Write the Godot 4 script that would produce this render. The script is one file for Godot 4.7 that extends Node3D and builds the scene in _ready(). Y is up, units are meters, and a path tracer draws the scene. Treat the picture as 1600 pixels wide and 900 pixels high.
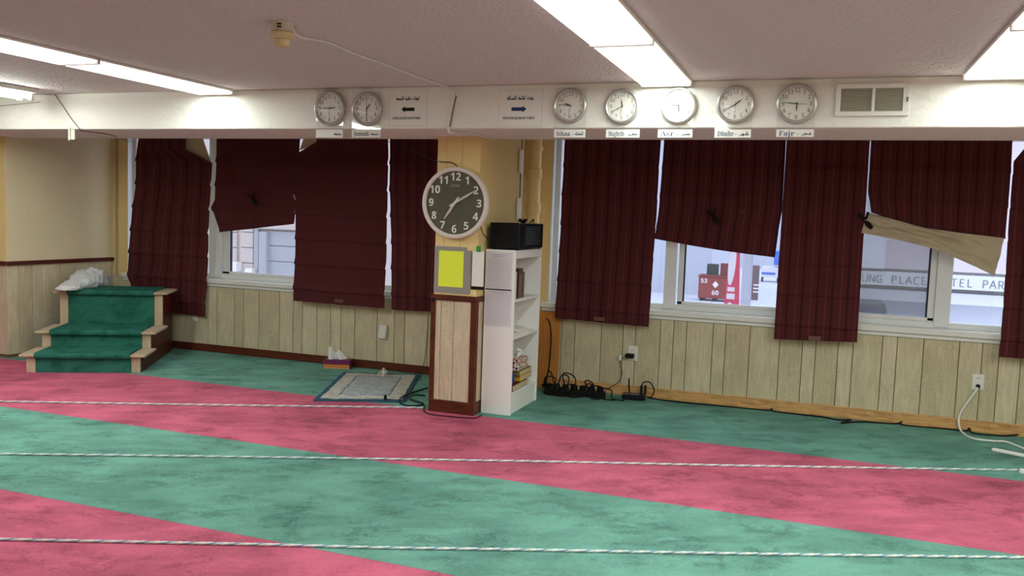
extends Node3D
# A carpeted hall with a window wall, blinds, a small carpeted pulpit stair and a row of clocks on a ceiling beam.
# x runs along the window wall, y is up, -z runs towards the window wall. The camera stands over the origin.

const EYE := Vector3(0, 1.45, 0)
const FOCAL := 1332.24
const CEIL := 2.285
const BEAM_Y := 2.01
const BEAM_Z := -5.14
const BEAM_BACK := -5.86
const WALL_Z := -6.95
const SILL := 0.735
const GLASS_Z := -7.07

var turn := Basis.IDENTITY
var group_no := 1
var taken := {}
var mats := {}
var tex := {}

# ---------------------------------------------------------------- pixels to directions
func ray(px: float, py: float) -> Vector3:
	return turn * Vector3((px - 800.0) / FOCAL, -(py - 450.0) / FOCAL, -1.0)
func onz(px: float, py: float, z: float) -> Vector3:
	var d := ray(px, py)
	return EYE + d * ((z - EYE.z) / d.z)
func ony(px: float, py: float, y: float) -> Vector3:
	var d := ray(px, py)
	return EYE + d * ((y - EYE.y) / d.y)
func onx(px: float, py: float, x: float) -> Vector3:
	var d := ray(px, py)
	return EYE + d * ((x - EYE.x) / d.x)

# ---------------------------------------------------------------- mesh helpers
func mb() -> SurfaceTool:
	var st := SurfaceTool.new()
	st.begin(Mesh.PRIMITIVE_TRIANGLES)
	st.set_smooth_group(-1)
	return st
func flat(st: SurfaceTool) -> void:
	st.set_smooth_group(-1)
func soft(st: SurfaceTool) -> void:
	group_no += 1
	st.set_smooth_group(group_no)
func planar(p: Vector3, n: Vector3) -> Vector2:
	var a := n.abs()
	if a.y >= a.x and a.y >= a.z: return Vector2(p.x, p.z)
	if a.z >= a.x: return Vector2(p.x, -p.y)
	return Vector2(p.z, -p.y)
func tri(st: SurfaceTool, a: Vector3, b: Vector3, c: Vector3) -> void:   # anticlockwise from outside
	var n := (b - a).cross(c - a)
	for p in [a, c, b]:
		st.set_uv(planar(p, n)); st.add_vertex(p)
func quad(st: SurfaceTool, a: Vector3, b: Vector3, c: Vector3, d: Vector3) -> void:
	tri(st, a, b, c); tri(st, a, c, d)
func tri_uv(st: SurfaceTool, p: Array, uv: Array) -> void:
	for i in [0, 2, 1]:
		st.set_uv(uv[i]); st.add_vertex(p[i])
func box(st: SurfaceTool, c: Vector3, s: Vector3, bev := 0.0, basis := Basis.IDENTITY) -> void:
	var h := s * 0.5
	if bev <= 0.0:
		var v := []
		for i in 8: v.append(c + basis * Vector3(h.x if i & 1 else -h.x, h.y if i & 2 else -h.y, h.z if i & 4 else -h.z))
		for f in [[4, 5, 7, 6], [1, 0, 2, 3], [5, 1, 3, 7], [0, 4, 6, 2], [6, 7, 3, 2], [0, 1, 5, 4]]:
			quad(st, v[f[0]], v[f[1]], v[f[2]], v[f[3]])
		return
	bev = minf(bev, minf(h.x, minf(h.y, h.z)) * 0.95)
	var g := {}
	for i in 8:
		var sg := Vector3(1 if i & 1 else -1, 1 if i & 2 else -1, 1 if i & 4 else -1)
		var full := sg * h
		for ax in 3:
			var p := full - sg * bev
			p[ax] = full[ax]
			g[i * 3 + ax] = c + basis * p
	for f in [[2, [4, 5, 7, 6]], [2, [1, 0, 2, 3]], [0, [5, 1, 3, 7]], [0, [0, 4, 6, 2]], [1, [6, 7, 3, 2]], [1, [0, 1, 5, 4]]]:
		var k: Array = f[1]
		quad(st, g[k[0] * 3 + f[0]], g[k[1] * 3 + f[0]], g[k[2] * 3 + f[0]], g[k[3] * 3 + f[0]])
	for i in 8:
		for ax in 3:
			var j: int = i | (1 << ax)
			if j == i: continue
			var b1: int = (ax + 1) % 3
			var b2: int = (ax + 2) % 3
			var p := [g[i * 3 + b1], g[j * 3 + b1], g[j * 3 + b2], g[i * 3 + b2]]
			outward(st, p, c)
	for i in 8:
		var p := [g[i * 3], g[i * 3 + 1], g[i * 3 + 2]]
		outward(st, p, c)
func outward(st: SurfaceTool, p: Array, c: Vector3) -> void:
	var n: Vector3 = (p[1] - p[0]).cross(p[2] - p[0])
	if n.dot(p[0] - c) < 0: p.reverse()
	if p.size() == 4: quad(st, p[0], p[1], p[2], p[3])
	else: tri(st, p[0], p[1], p[2])
func span(st: SurfaceTool, a: Vector3, b: Vector3, bev := 0.0) -> void:
	box(st, (a + b) * 0.5, (b - a).abs(), bev)
func smooth_path(pts: Array, n := 6) -> Array:
	var out := []
	for i in pts.size() - 1:
		var p0: Vector3 = pts[maxi(i - 1, 0)]
		var p3: Vector3 = pts[mini(i + 2, pts.size() - 1)]
		for k in n: out.append((pts[i] as Vector3).cubic_interpolate(pts[i + 1], p0, p3, float(k) / n))
	out.append(pts[-1])
	return out
func tube(st: SurfaceTool, pts: Array, r: float, sides := 8) -> void:
	soft(st)
	var rings := []
	var up := Vector3.UP
	for i in pts.size():
		var t: Vector3 = (pts[mini(i + 1, pts.size() - 1)] - pts[maxi(i - 1, 0)]).normalized()
		if absf(t.dot(up)) > 0.95: up = Vector3.RIGHT if absf(t.x) < 0.8 else Vector3.BACK
		var x := t.cross(up).normalized()
		var y := x.cross(t).normalized()
		up = y
		var ring := []
		for k in sides:
			var a := TAU * k / sides
			ring.append(pts[i] + (x * cos(a) + y * sin(a)) * r)
		rings.append(ring)
	for i in rings.size() - 1:
		for k in sides:
			var m: int = (k + 1) % sides
			quad(st, rings[i][k], rings[i][m], rings[i + 1][m], rings[i + 1][k])
	flat(st)
	for k in range(1, sides - 1):
		tri(st, rings[0][0], rings[0][k + 1], rings[0][k])
		tri(st, rings[-1][0], rings[-1][k], rings[-1][k + 1])
func lathe(st: SurfaceTool, prof: Array, segs: int, xf: Transform3D) -> void:   # profile (radius, height) from bottom to top, axis y
	for i in prof.size() - 1:
		var a: Vector2 = prof[i]
		var b: Vector2 = prof[i + 1]
		if i == 0: soft(st)
		else:
			var d0: Vector2 = (a - prof[i - 1]).normalized()
			if d0.dot((b - a).normalized()) < 0.8: soft(st)
		for k in segs:
			var t0 := TAU * k / segs
			var t1 := TAU * (k + 1) / segs
			var f := func(p: Vector2, t: float) -> Vector3: return xf * Vector3(p.x * cos(t), p.y, p.x * sin(t))
			var p := [f.call(a, t0), f.call(a, t1), f.call(b, t1), f.call(b, t0)]
			if a.x < 1e-5: tri(st, p[0], p[3], p[2])
			elif b.x < 1e-5: tri(st, p[0], p[3], p[1])
			else: quad(st, p[0], p[3], p[2], p[1])
	flat(st)
func prism(st: SurfaceTool, poly: PackedVector2Array, depth: float, xf := Transform3D.IDENTITY) -> void:   # outline in xy, extruded from z = 0 to depth
	if Geometry2D.is_polygon_clockwise(poly): poly.reverse()
	var id := Geometry2D.triangulate_polygon(poly)
	var up := func(p: Vector2, z: float) -> Vector3: return xf * Vector3(p.x, p.y, z)
	for i in range(0, id.size(), 3):
		var a := poly[id[i]]
		var b := poly[id[i + 1]]
		var c := poly[id[i + 2]]
		if (b - a).cross(c - a) < 0:
			var t := b
			b = c
			c = t
		tri(st, up.call(a, depth), up.call(b, depth), up.call(c, depth))
		tri(st, up.call(a, 0.0), up.call(c, 0.0), up.call(b, 0.0))
	for i in poly.size():
		var a := poly[i]
		var b := poly[(i + 1) % poly.size()]
		quad(st, up.call(a, 0.0), up.call(b, 0.0), up.call(b, depth), up.call(a, depth))
func sheet(st: SurfaceTool, nu: int, nv: int, f: Callable, uvf: Callable, thick: Vector3) -> void:   # f(u, v): u to the right, v downwards, front towards +z
	var g := []
	for j in nv + 1:
		var row := []
		for i in nu + 1: row.append(f.call(float(i) / nu, float(j) / nv))
		g.append(row)
	for side in 2:
		soft(st)
		var o := thick * side
		for j in nv:
			for i in nu:
				var p := [g[j][i] + o, g[j + 1][i] + o, g[j + 1][i + 1] + o, g[j][i + 1] + o]
				var w := [Vector2(i, j), Vector2(i, j + 1), Vector2(i + 1, j + 1), Vector2(i + 1, j)]
				var uv := []
				for e in w: uv.append(uvf.call(e.x / nu, e.y / nv))
				if side == 0:
					tri_uv(st, [p[0], p[1], p[2]], [uv[0], uv[1], uv[2]]); tri_uv(st, [p[0], p[2], p[3]], [uv[0], uv[2], uv[3]])
				else:
					tri_uv(st, [p[0], p[2], p[1]], [uv[0], uv[2], uv[1]]); tri_uv(st, [p[0], p[3], p[2]], [uv[0], uv[3], uv[2]])
	flat(st)
	for i in nu:
		quad(st, g[0][i], g[0][i + 1], g[0][i + 1] + thick, g[0][i] + thick)
		quad(st, g[nv][i + 1], g[nv][i], g[nv][i] + thick, g[nv][i + 1] + thick)
	for j in nv:
		quad(st, g[j + 1][0], g[j][0], g[j][0] + thick, g[j + 1][0] + thick)
		quad(st, g[j][nu], g[j + 1][nu], g[j + 1][nu] + thick, g[j][nu] + thick)
func obj(called: String, st: SurfaceTool, m: Material, parent: Node = self) -> MeshInstance3D:
	st.generate_normals()
	st.generate_tangents()
	var o := MeshInstance3D.new()
	o.mesh = st.commit()
	o.material_override = m
	o.name = numbered(called) if parent == self else called
	parent.add_child(o, true)
	return o
func part_box(called: String, a: Vector3, b: Vector3, m: Material, parent: Node, bev := 0.0) -> MeshInstance3D:
	var st := mb()
	span(st, a, b, bev)
	return obj(called, st, m, parent)
func numbered(called: String) -> String:
	taken[called] = int(taken.get(called, 0)) + 1
	return called if taken[called] == 1 else "%s_%03d" % [called, taken[called] - 1]
func tag(o: Node, label: String, category: String, group := "", kind := "") -> Node:
	o.set_meta("label", label)
	o.set_meta("category", category)
	if group: o.set_meta("group", group)
	if kind: o.set_meta("kind", kind)
	return o
func thing(called: String, label: String, category: String, at := Vector3.ZERO, yaw := 0.0, group := "", kind := "") -> Node3D:
	var o := Node3D.new()
	o.name = numbered(called)
	add_child(o)
	o.position = at
	o.rotation.y = yaw
	tag(o, label, category, group, kind)
	return o
func text_mesh(t: String, height: float, depth := 0.001, bold := false, face := "Droid Sans") -> TextMesh:
	var f := SystemFont.new()
	f.font_names = PackedStringArray([face])
	f.font_weight = 700 if bold else 400
	var m := TextMesh.new()
	m.text = t
	m.font = f
	m.font_size = 32
	m.pixel_size = height / 23.0
	m.depth = depth
	m.curve_step = 2.0
	return m
func print_text(parent: Node, called: String, t: String, at: Vector3, height: float, m: Material, bold := false, width := 0.0, face := "Droid Sans") -> MeshInstance3D:
	var o := MeshInstance3D.new()
	var tm := text_mesh(t, height, 0.0006, bold, face)
	o.mesh = tm
	o.material_override = m
	o.name = called
	o.position = at
	if width > 0.0: o.scale.x = width / maxf(tm.get_aabb().size.x, 0.001)
	parent.add_child(o, true)
	return o

# ---------------------------------------------------------------- materials
func rgb(r: int, g: int, b: int) -> Color:
	return Color8(r, g, b)
func mat(called: String, c: Color, rough := 0.8, texture: Texture2D = null, scale := 1.0, normal: Texture2D = null, strength := 1.0) -> StandardMaterial3D:
	if mats.has(called): return mats[called]
	var m := StandardMaterial3D.new()
	m.albedo_color = c
	m.roughness = rough
	m.metallic_specular = 0.35
	if texture: m.albedo_texture = texture
	if normal:
		m.normal_enabled = true
		m.normal_texture = normal
		m.normal_scale = strength
	m.uv1_scale = Vector3(scale, scale, scale)
	mats[called] = m
	return m
func fast_noise(noise_seed: int, freq: float, oct := 3, warp := 0.0) -> FastNoiseLite:
	var n := FastNoiseLite.new()
	n.seed = noise_seed
	n.frequency = freq
	n.noise_type = FastNoiseLite.TYPE_SIMPLEX
	n.fractal_octaves = oct
	if warp > 0.0:
		n.domain_warp_enabled = true
		n.domain_warp_amplitude = warp
		n.domain_warp_frequency = freq * 1.5
	return n
func to_tex(im: Image) -> ImageTexture:
	im.generate_mipmaps()
	return ImageTexture.create_from_image(im)
func wrap_noise(n: FastNoiseLite, x: float, y: float, w: float, h: float, sx := 1.0, sy := 1.0) -> float:   # tiles with period w, h
	var a := x / w * TAU
	var b := y / h * TAU
	return n.get_noise_3d(cos(a) * w / TAU * sx + 500.0, sin(a) * w / TAU * sx + cos(b) * h / TAU * sy, sin(b) * h / TAU * sy + 300.0)
func carpet_texture() -> ImageTexture:
	# pile brushed to and fro by feet: lighter and darker swathes, scuffs and a fine tuft grain
	# one picture covers the whole floor, so nothing repeats
	var n := 1600
	var im := Image.create(n, n, false, Image.FORMAT_RGB8)
	var big := fast_noise(3, 0.010, 2, 30.0)
	var streak := fast_noise(11, 0.030, 4, 26.0)
	var scuff := fast_noise(23, 0.05, 3, 34.0)
	var patch := fast_noise(29, 0.012, 2)
	var rng := RandomNumberGenerator.new()
	rng.seed = 5
	for y in n:
		for x in n:
			var u := x * 0.90 - y * 0.43
			var v := x * 0.43 + y * 0.90
			var s := 0.915 + 0.075 * big.get_noise_2d(x, y) + 0.085 * streak.get_noise_2d(u * 0.5, v * 1.3)
			var k := scuff.get_noise_2d(u * 0.55, v * 0.9) + 0.45 * patch.get_noise_2d(x, y)
			s -= 0.12 * smoothstep(0.26, 0.72, k)
			s += 0.03 * smoothstep(0.2, 0.6, -k)
			s += rng.randf_range(-0.03, 0.03)
			s = clampf(s, 0.0, 1.0)
			im.set_pixel(x, y, Color(s, s, s))
	return to_tex(im)
func noise_normal(noise_seed: int, freq: float, size: int, oct: int, strength: float, warp := 0.0, sx := 1.0, sy := 1.0) -> ImageTexture:
	var im := Image.create(size, size, false, Image.FORMAT_RGB8)
	var n := fast_noise(noise_seed, freq, oct, warp)
	for y in size:
		for x in size:
			var s := clampf(0.5 + 0.5 * n.get_noise_2d(x * sx, y * sy), 0.0, 1.0)
			im.set_pixel(x, y, Color(s, s, s))
	im.convert(Image.FORMAT_RGBA8)
	im.bump_map_to_normal_map(strength)
	return to_tex(im)
func ceiling_normal() -> ImageTexture:
	# plaster swept in arcs with a brush
	var n := 1024
	var h := PackedFloat32Array()
	h.resize(n * n)
	var grain := fast_noise(77, 0.05, 3)
	for y in n:
		for x in n: h[y * n + x] = 0.34 * grain.get_noise_2d(x, y)
	var rng := RandomNumberGenerator.new()
	rng.seed = 41
	for k in 260:
		var c := Vector2(rng.randf() * n, rng.randf() * n)
		var r := rng.randf_range(25, 75)
		var a0 := rng.randf() * TAU
		var sweep := rng.randf_range(0.6, 1.7)
		var amp := rng.randf_range(0.15, 0.5)
		var wide := rng.randf_range(4.0, 10.0)
		var steps := int(r * sweep)
		for s in steps:
			var a := a0 + sweep * s / steps
			for t in range(-int(wide * 2), int(wide * 2) + 1):
				var p := c + Vector2(cos(a), sin(a)) * (r + t)
				var i := posmod(int(p.y), n) * n + posmod(int(p.x), n)
				h[i] = maxf(h[i], amp * exp(-pow(t / wide, 2.0)) * sin(PI * float(s) / steps))
	var im := Image.create(n, n, false, Image.FORMAT_RGBA8)
	for y in n:
		for x in n:
			var s := clampf(0.3 + 0.6 * h[y * n + x], 0.0, 1.0)
			im.set_pixel(x, y, Color(s, s, s, 1))
	im.bump_map_to_normal_map(7.0)
	return to_tex(im)
func grain_texture(noise_seed: int, along_v: bool, contrast: float, arcs: float) -> ImageTexture:
	var w := 256
	var h := 512
	var im := Image.create(w if along_v else h, h if along_v else w, false, Image.FORMAT_RGB8)
	var fine := fast_noise(noise_seed, 0.16, 3)
	var wide := fast_noise(noise_seed + 1, 0.012, 3)
	var flame := fast_noise(noise_seed + 2, 0.006, 2)
	for y in h:
		for x in w:
			var f := fine.get_noise_2d(x, y * 0.035)
			var g := wide.get_noise_2d(x * 1.4, y * 0.35)
			var r := (flame.get_noise_2d(x * 2.2, y * 0.5) + 0.004 * absf(x - w * 0.5)) * 26.0
			var ring := pow(absf(sin(r)), 6.0) * arcs
			var s := clampf(0.94 + contrast * (0.5 * f + 0.5 * g - ring), 0.0, 1.0)
			if along_v: im.set_pixel(x, y, Color(s, s, s))
			else: im.set_pixel(y, x, Color(s, s, s))
	return to_tex(im)
func blind_texture(striped: bool) -> ImageTexture:
	# one repeat is 0.105 m wide: maroon twill, a thin russet line and a darker woven band
	var w := 128
	var im := Image.create(w, w, false, Image.FORMAT_RGB8)
	var n := fast_noise(19, 0.2, 2)
	for y in w:
		for x in w:
			var c := Vector3(0.315, 0.122, 0.138)
			if striped:
				var d: float = absf(x - 40)
				c = c.lerp(Vector3(0.52, 0.28, 0.23), 0.62 * exp(-pow(d / 3.2, 2.0)))
				var e: float = absf(x - 96)
				c = c.lerp(Vector3(0.20, 0.05, 0.07), 0.8 * exp(-pow(e / 9.0, 4.0)))
			var s := 1.0 + 0.10 * n.get_noise_2d(x, y * 0.3) + (0.03 if (x + y) % 4 < 2 else -0.03)
			im.set_pixel(x, y, Color(c.x * s, c.y * s, c.z * s))
	return to_tex(im)
func mat_texture() -> ImageTexture:
	# prayer mat: a pale figured border, a thin dark frame and a grey-blue field
	var w := 256
	var h := 400
	var im := Image.create(w, h, false, Image.FORMAT_RGB8)
	var n := fast_noise(61, 0.09, 3)
	var big := fast_noise(62, 0.02, 2)
	for y in h:
		for x in w:
			var e := mini(mini(x, w - 1 - x), mini(y, h - 1 - y))
			var k := n.get_noise_2d(x, y)
			var c := Color8(168, 175, 178)
			if e < 46: c = Color8(198, 192, 176)
			if e < 46 and sin(x * 0.55) * sin(y * 0.55) + k > 0.35: c = Color8(146, 155, 162)
			if e >= 46 and e < 50: c = Color8(84, 92, 104)
			if e >= 50 and sin(x * 0.21 + k * 2.0) * sin(y * 0.17) > 0.55: c = Color8(150, 158, 163)
			if y > h - 44 and y < h - 16 and x > 50 and x < w - 50 and k > 0.1: c = Color8(214, 212, 202)
			var s := 1.0 + 0.10 * k + 0.08 * big.get_noise_2d(x, y)
			im.set_pixel(x, y, Color(c.r * s, c.g * s, c.b * s))
	return to_tex(im)
func dots_texture() -> ImageTexture:
	var w := 128
	var im := Image.create(w, w, false, Image.FORMAT_RGB8)
	im.fill(Color8(222, 214, 200))
	var rng := RandomNumberGenerator.new()
	rng.seed = 8
	var inks := [Color8(188, 52, 40), Color8(40, 40, 46), Color8(206, 120, 60), Color8(70, 78, 60), Color8(150, 40, 60)]
	for k in 46:
		var c := Vector2(rng.randf() * w, rng.randf() * w)
		var r := rng.randf_range(4, 9)
		var ink: Color = inks[k % 5]
		for y in range(-9, 10):
			for x in range(-9, 10):
				if Vector2(x, y).length() < r: im.set_pixel(posmod(int(c.x) + x, w), posmod(int(c.y) + y, w), ink)
	return to_tex(im)
func timetable_texture() -> ImageTexture:
	# a printed table of small grey figures
	var w := 128
	var h := 168
	var im := Image.create(w, h, false, Image.FORMAT_RGB8)
	im.fill(Color8(220, 216, 220))
	var rng := RandomNumberGenerator.new()
	rng.seed = 14
	for r in 22:
		for c in 10:
			var y := 30 + r * 6
			var x := 10 + c * 11
			im.fill_rect(Rect2i(x, y, rng.randi_range(5, 9), 2), Color8(194, 191, 200))
	im.fill_rect(Rect2i(26, 10, 76, 4), Color8(194, 190, 200))
	im.fill_rect(Rect2i(38, 18, 52, 3), Color8(182, 178, 192))
	return to_tex(im)
func lamp_mat() -> StandardMaterial3D:
	var m := mat("diffuser", rgb(245, 245, 240), 0.5)
	m.emission_enabled = true
	m.emission = Color(1.0, 0.99, 0.965)
	m.emission_energy_multiplier = 2.4
	return m
func tube_mat() -> StandardMaterial3D:
	var m := mat("bare_tube", rgb(245, 245, 240), 0.5)
	m.emission_enabled = true
	m.emission = Color(0.97, 1.0, 0.985)
	m.emission_energy_multiplier = 46.0
	return m
func pane_mat(called: String, c: Color, alpha: float) -> StandardMaterial3D:
	var m := mat(called, Color(c.r, c.g, c.b, alpha), 0.02)
	m.transparency = BaseMaterial3D.TRANSPARENCY_ALPHA
	m.metallic_specular = 0.5
	return m

# ---------------------------------------------------------------- start
func _ready() -> void:
	var cam := Camera3D.new()
	cam.name = "camera"
	cam.position = EYE
	cam.rotation_degrees = Vector3(-4.7516, 19.7533, 2.0163)
	cam.fov = rad_to_deg(2.0 * atan(450.0 / FOCAL))
	cam.near = 0.05
	cam.far = 400.0
	add_child(cam)
	cam.current = true
	turn = cam.basis
	var env := Environment.new()
	var sky_mat := ProceduralSkyMaterial.new()
	sky_mat.sky_top_color = Color(0.68, 0.72, 0.80)
	sky_mat.sky_horizon_color = Color(0.77, 0.79, 0.85)
	sky_mat.ground_bottom_color = Color(0.48, 0.50, 0.54)
	sky_mat.ground_horizon_color = Color(0.74, 0.77, 0.84)
	sky_mat.sky_energy_multiplier = 1.8
	sky_mat.ground_energy_multiplier = 1.8
	var sky := Sky.new()
	sky.sky_material = sky_mat
	env.sky = sky
	env.background_mode = Environment.BG_SKY
	env.tonemap_mode = Environment.TONE_MAPPER_LINEAR
	env.tonemap_exposure = 1.0
	env.sdfgi_enabled = true
	env.ssao_enabled = true
	env.ssil_enabled = true
	var we := WorldEnvironment.new()
	we.name = "environment"
	we.environment = env
	add_child(we)
	lights()
	make_materials()
	shell()
	windows()
	columns()
	outside()
	blinds()
	minbar()
	shelf_and_case()
	beam_fittings()
	floor_things()
	wall_things()

const LAMP_ENERGY := 1.13
func lights() -> void:
	var white := mat("lamp_white", rgb(232, 230, 224), 0.5)
	var nth := ["end unit touching the beam", "second unit from the beam", "third unit from the beam", "fourth unit from the beam", "fifth unit from the beam", "sixth unit from the beam"]
	for row in [[-0.915, -5.115, 4, "lensed ceiling light row above the five clocks"], [-4.14, -5.105, 3, "lensed ceiling light row between detector and tube lights"], [0.80, -5.085, 4, "lensed ceiling light row beside the air vent"], [2.46, -5.085, 4, "lensed ceiling light row next to the side wall"]]:
		for k in int(row[2]):
			var z0: float = row[1] + k * 1.2
			var t := thing("ceiling_light", row[3] + ", " + nth[k], "ceiling light", Vector3(row[0], CEIL, z0 + 0.6), 0.0, "lensed ceiling lights in rows")
			var st := mb()
			span(st, Vector3(-0.155, -0.016, -0.598), Vector3(0.155, 0.0, 0.598), 0.004)
			obj("housing", st, white, t)
			st = mb()
			span(st, Vector3(-0.145, -0.036, -0.588), Vector3(0.145, -0.010, 0.588), 0.012)
			obj("diffuser", st, lamp_mat(), t)
			for s in [-1, 1]:
				st = mb()
				box(st, Vector3(0, -0.019, s * 0.594), Vector3(0.30, 0.036, 0.008), 0.002)
				obj("end_cap", st, white, t)
			area(t, Vector2(0.28, 1.16), Vector3(0, -0.040, 0), LAMP_ENERGY)
	for k in 2:
		var t := thing("tube_light", "open twin tube light over the left column row, %s" % nth[k], "ceiling light", Vector3(-5.70, CEIL, -4.30 + k * 1.24), 0.0, "open twin tube lights")
		var st := mb()
		span(st, Vector3(-0.11, -0.035, -0.6), Vector3(0.11, 0.0, 0.6), 0.006)
		obj("housing", st, white, t)
		for s in [-1, 1]:
			st = mb()
			tube(st, [Vector3(s * 0.06, -0.062, -0.555), Vector3(s * 0.06, -0.062, 0.555)], 0.016, 12)
			obj("tube", st, tube_mat(), t)
			for e in [-1, 1]:
				st = mb()
				box(st, Vector3(s * 0.06, -0.06, e * 0.572), Vector3(0.034, 0.056, 0.03), 0.005)
				obj("lamp_holder", st, white, t)
		area(t, Vector2(0.15, 1.1), Vector3(0, -0.082, 0), LAMP_ENERGY * 0.3)
func area(parent: Node3D, size: Vector2, at: Vector3, energy: float) -> void:
	var l := AreaLight3D.new()
	l.name = "lamp"
	l.area_size = size
	l.light_color = Color(0.93, 1.0, 0.99)
	l.light_energy = energy
	l.shadow_enabled = true
	l.area_range = 18.0
	l.area_attenuation = 2.0
	l.position = at
	l.rotation_degrees.x = -90
	parent.add_child(l, true)

func make_materials() -> void:
	var carpet := carpet_texture()
	var tuft := noise_normal(9, 0.35, 256, 2, 6.0)
	mat("pink", rgb(209, 106, 130), 1.0, carpet, 0.0755, tuft, 0.0)
	mat("green", rgb(117, 167, 151), 1.0, carpet, 0.0755, tuft, 0.0)
	mat("stair_green", rgb(56, 121, 104), 1.0, carpet, 0.16, tuft, 0.0)
	for m in ["pink", "green", "stair_green"]:
		mats[m].metallic_specular = 0.1
		mats[m].normal_enabled = false
		mats[m].uv1_offset = Vector3(0.70, 0.70, 0)
	mat("ceiling", rgb(222, 217, 213), 0.9, null, 0.5, ceiling_normal(), 1.0)
	var plaster := noise_normal(31, 0.03, 512, 3, 3.0)
	mat("beam", rgb(238, 233, 222), 0.75, null, 0.8, plaster, 0.4)
	mat("yellow", rgb(236, 208, 146), 0.6, null, 0.8, plaster, 0.35)
	mat("cream", rgb(236, 222, 184), 0.7, null, 0.8, plaster, 0.35)
	tex.oak = grain_texture(71, true, 0.10, 0.45)
	tex.oak2 = grain_texture(85, true, 0.09, 0.8)
	tex.across = grain_texture(91, false, 0.30, 0.3)
	mat("oak_a", rgb(222, 209, 174), 0.55, tex.oak, 1.3)
	mat("oak_b", rgb(217, 203, 168), 0.55, tex.oak2, 1.1)
	mat("oak_c", rgb(226, 213, 180), 0.55, tex.oak, 0.9)
	mat("groove", rgb(128, 104, 72), 0.8)
	mat("column_oak_a", rgb(224, 207, 178), 0.55, tex.oak, 1.1)
	mat("column_oak_b", rgb(220, 203, 174), 0.55, tex.oak2, 1.2)
	mat("brown", rgb(98, 46, 28), 0.45, tex.across, 1.4)
	mat("mahogany", rgb(92, 34, 22), 0.4, tex.oak, 0.9)
	mat("orange_wood", rgb(224, 172, 112), 0.5, tex.across, 1.2)
	mat("plywood", rgb(206, 136, 66), 0.6, tex.oak, 0.8)
	mat("stair_beige", rgb(214, 190, 160), 0.55, tex.oak2, 1.4)
	mat("frame_white", rgb(228, 231, 230), 0.4)
	mat("sill_white", rgb(234, 233, 227), 0.45)
	var weave := noise_normal(45, 0.4, 256, 1, 3.0)
	mat("blind_striped", Color.WHITE, 0.85, blind_texture(true), 1.0, weave, 0.2)
	mat("blind_plain", Color.WHITE, 0.85, blind_texture(false), 1.0, weave, 0.2)
	for m in ["blind_striped", "blind_plain"]: mats[m].uv1_scale = Vector3(1.0 / 0.105, 1.0 / 0.105, 1)
	mat("lining", rgb(188, 176, 148), 0.9)
	mat("black", rgb(16, 16, 17), 0.5)
	mat("dark_grey", rgb(52, 56, 60), 0.5)
	mat("ink", rgb(34, 30, 30), 0.9)
	mat("blue_ink", rgb(42, 62, 104), 0.9)
	mat("paper", rgb(236, 232, 222), 0.8)
	mat("white_plastic", rgb(234, 232, 224), 0.4)
	mat("shelf_white", rgb(244, 242, 238), 0.5)
	mat("silver", rgb(190, 188, 180), 0.32)
	mats.silver.metallic = 0.55
	mat("dial", rgb(232, 226, 214), 0.5)
	pane_mat("pane", Color(0.80, 0.88, 0.95), 0.06)
	pane_mat("clear", Color(0.97, 0.98, 0.97), 0.05)
	pane_mat("clock_glass", Color(0.97, 0.98, 0.97), 0.03).metallic_specular = 0.22

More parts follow.
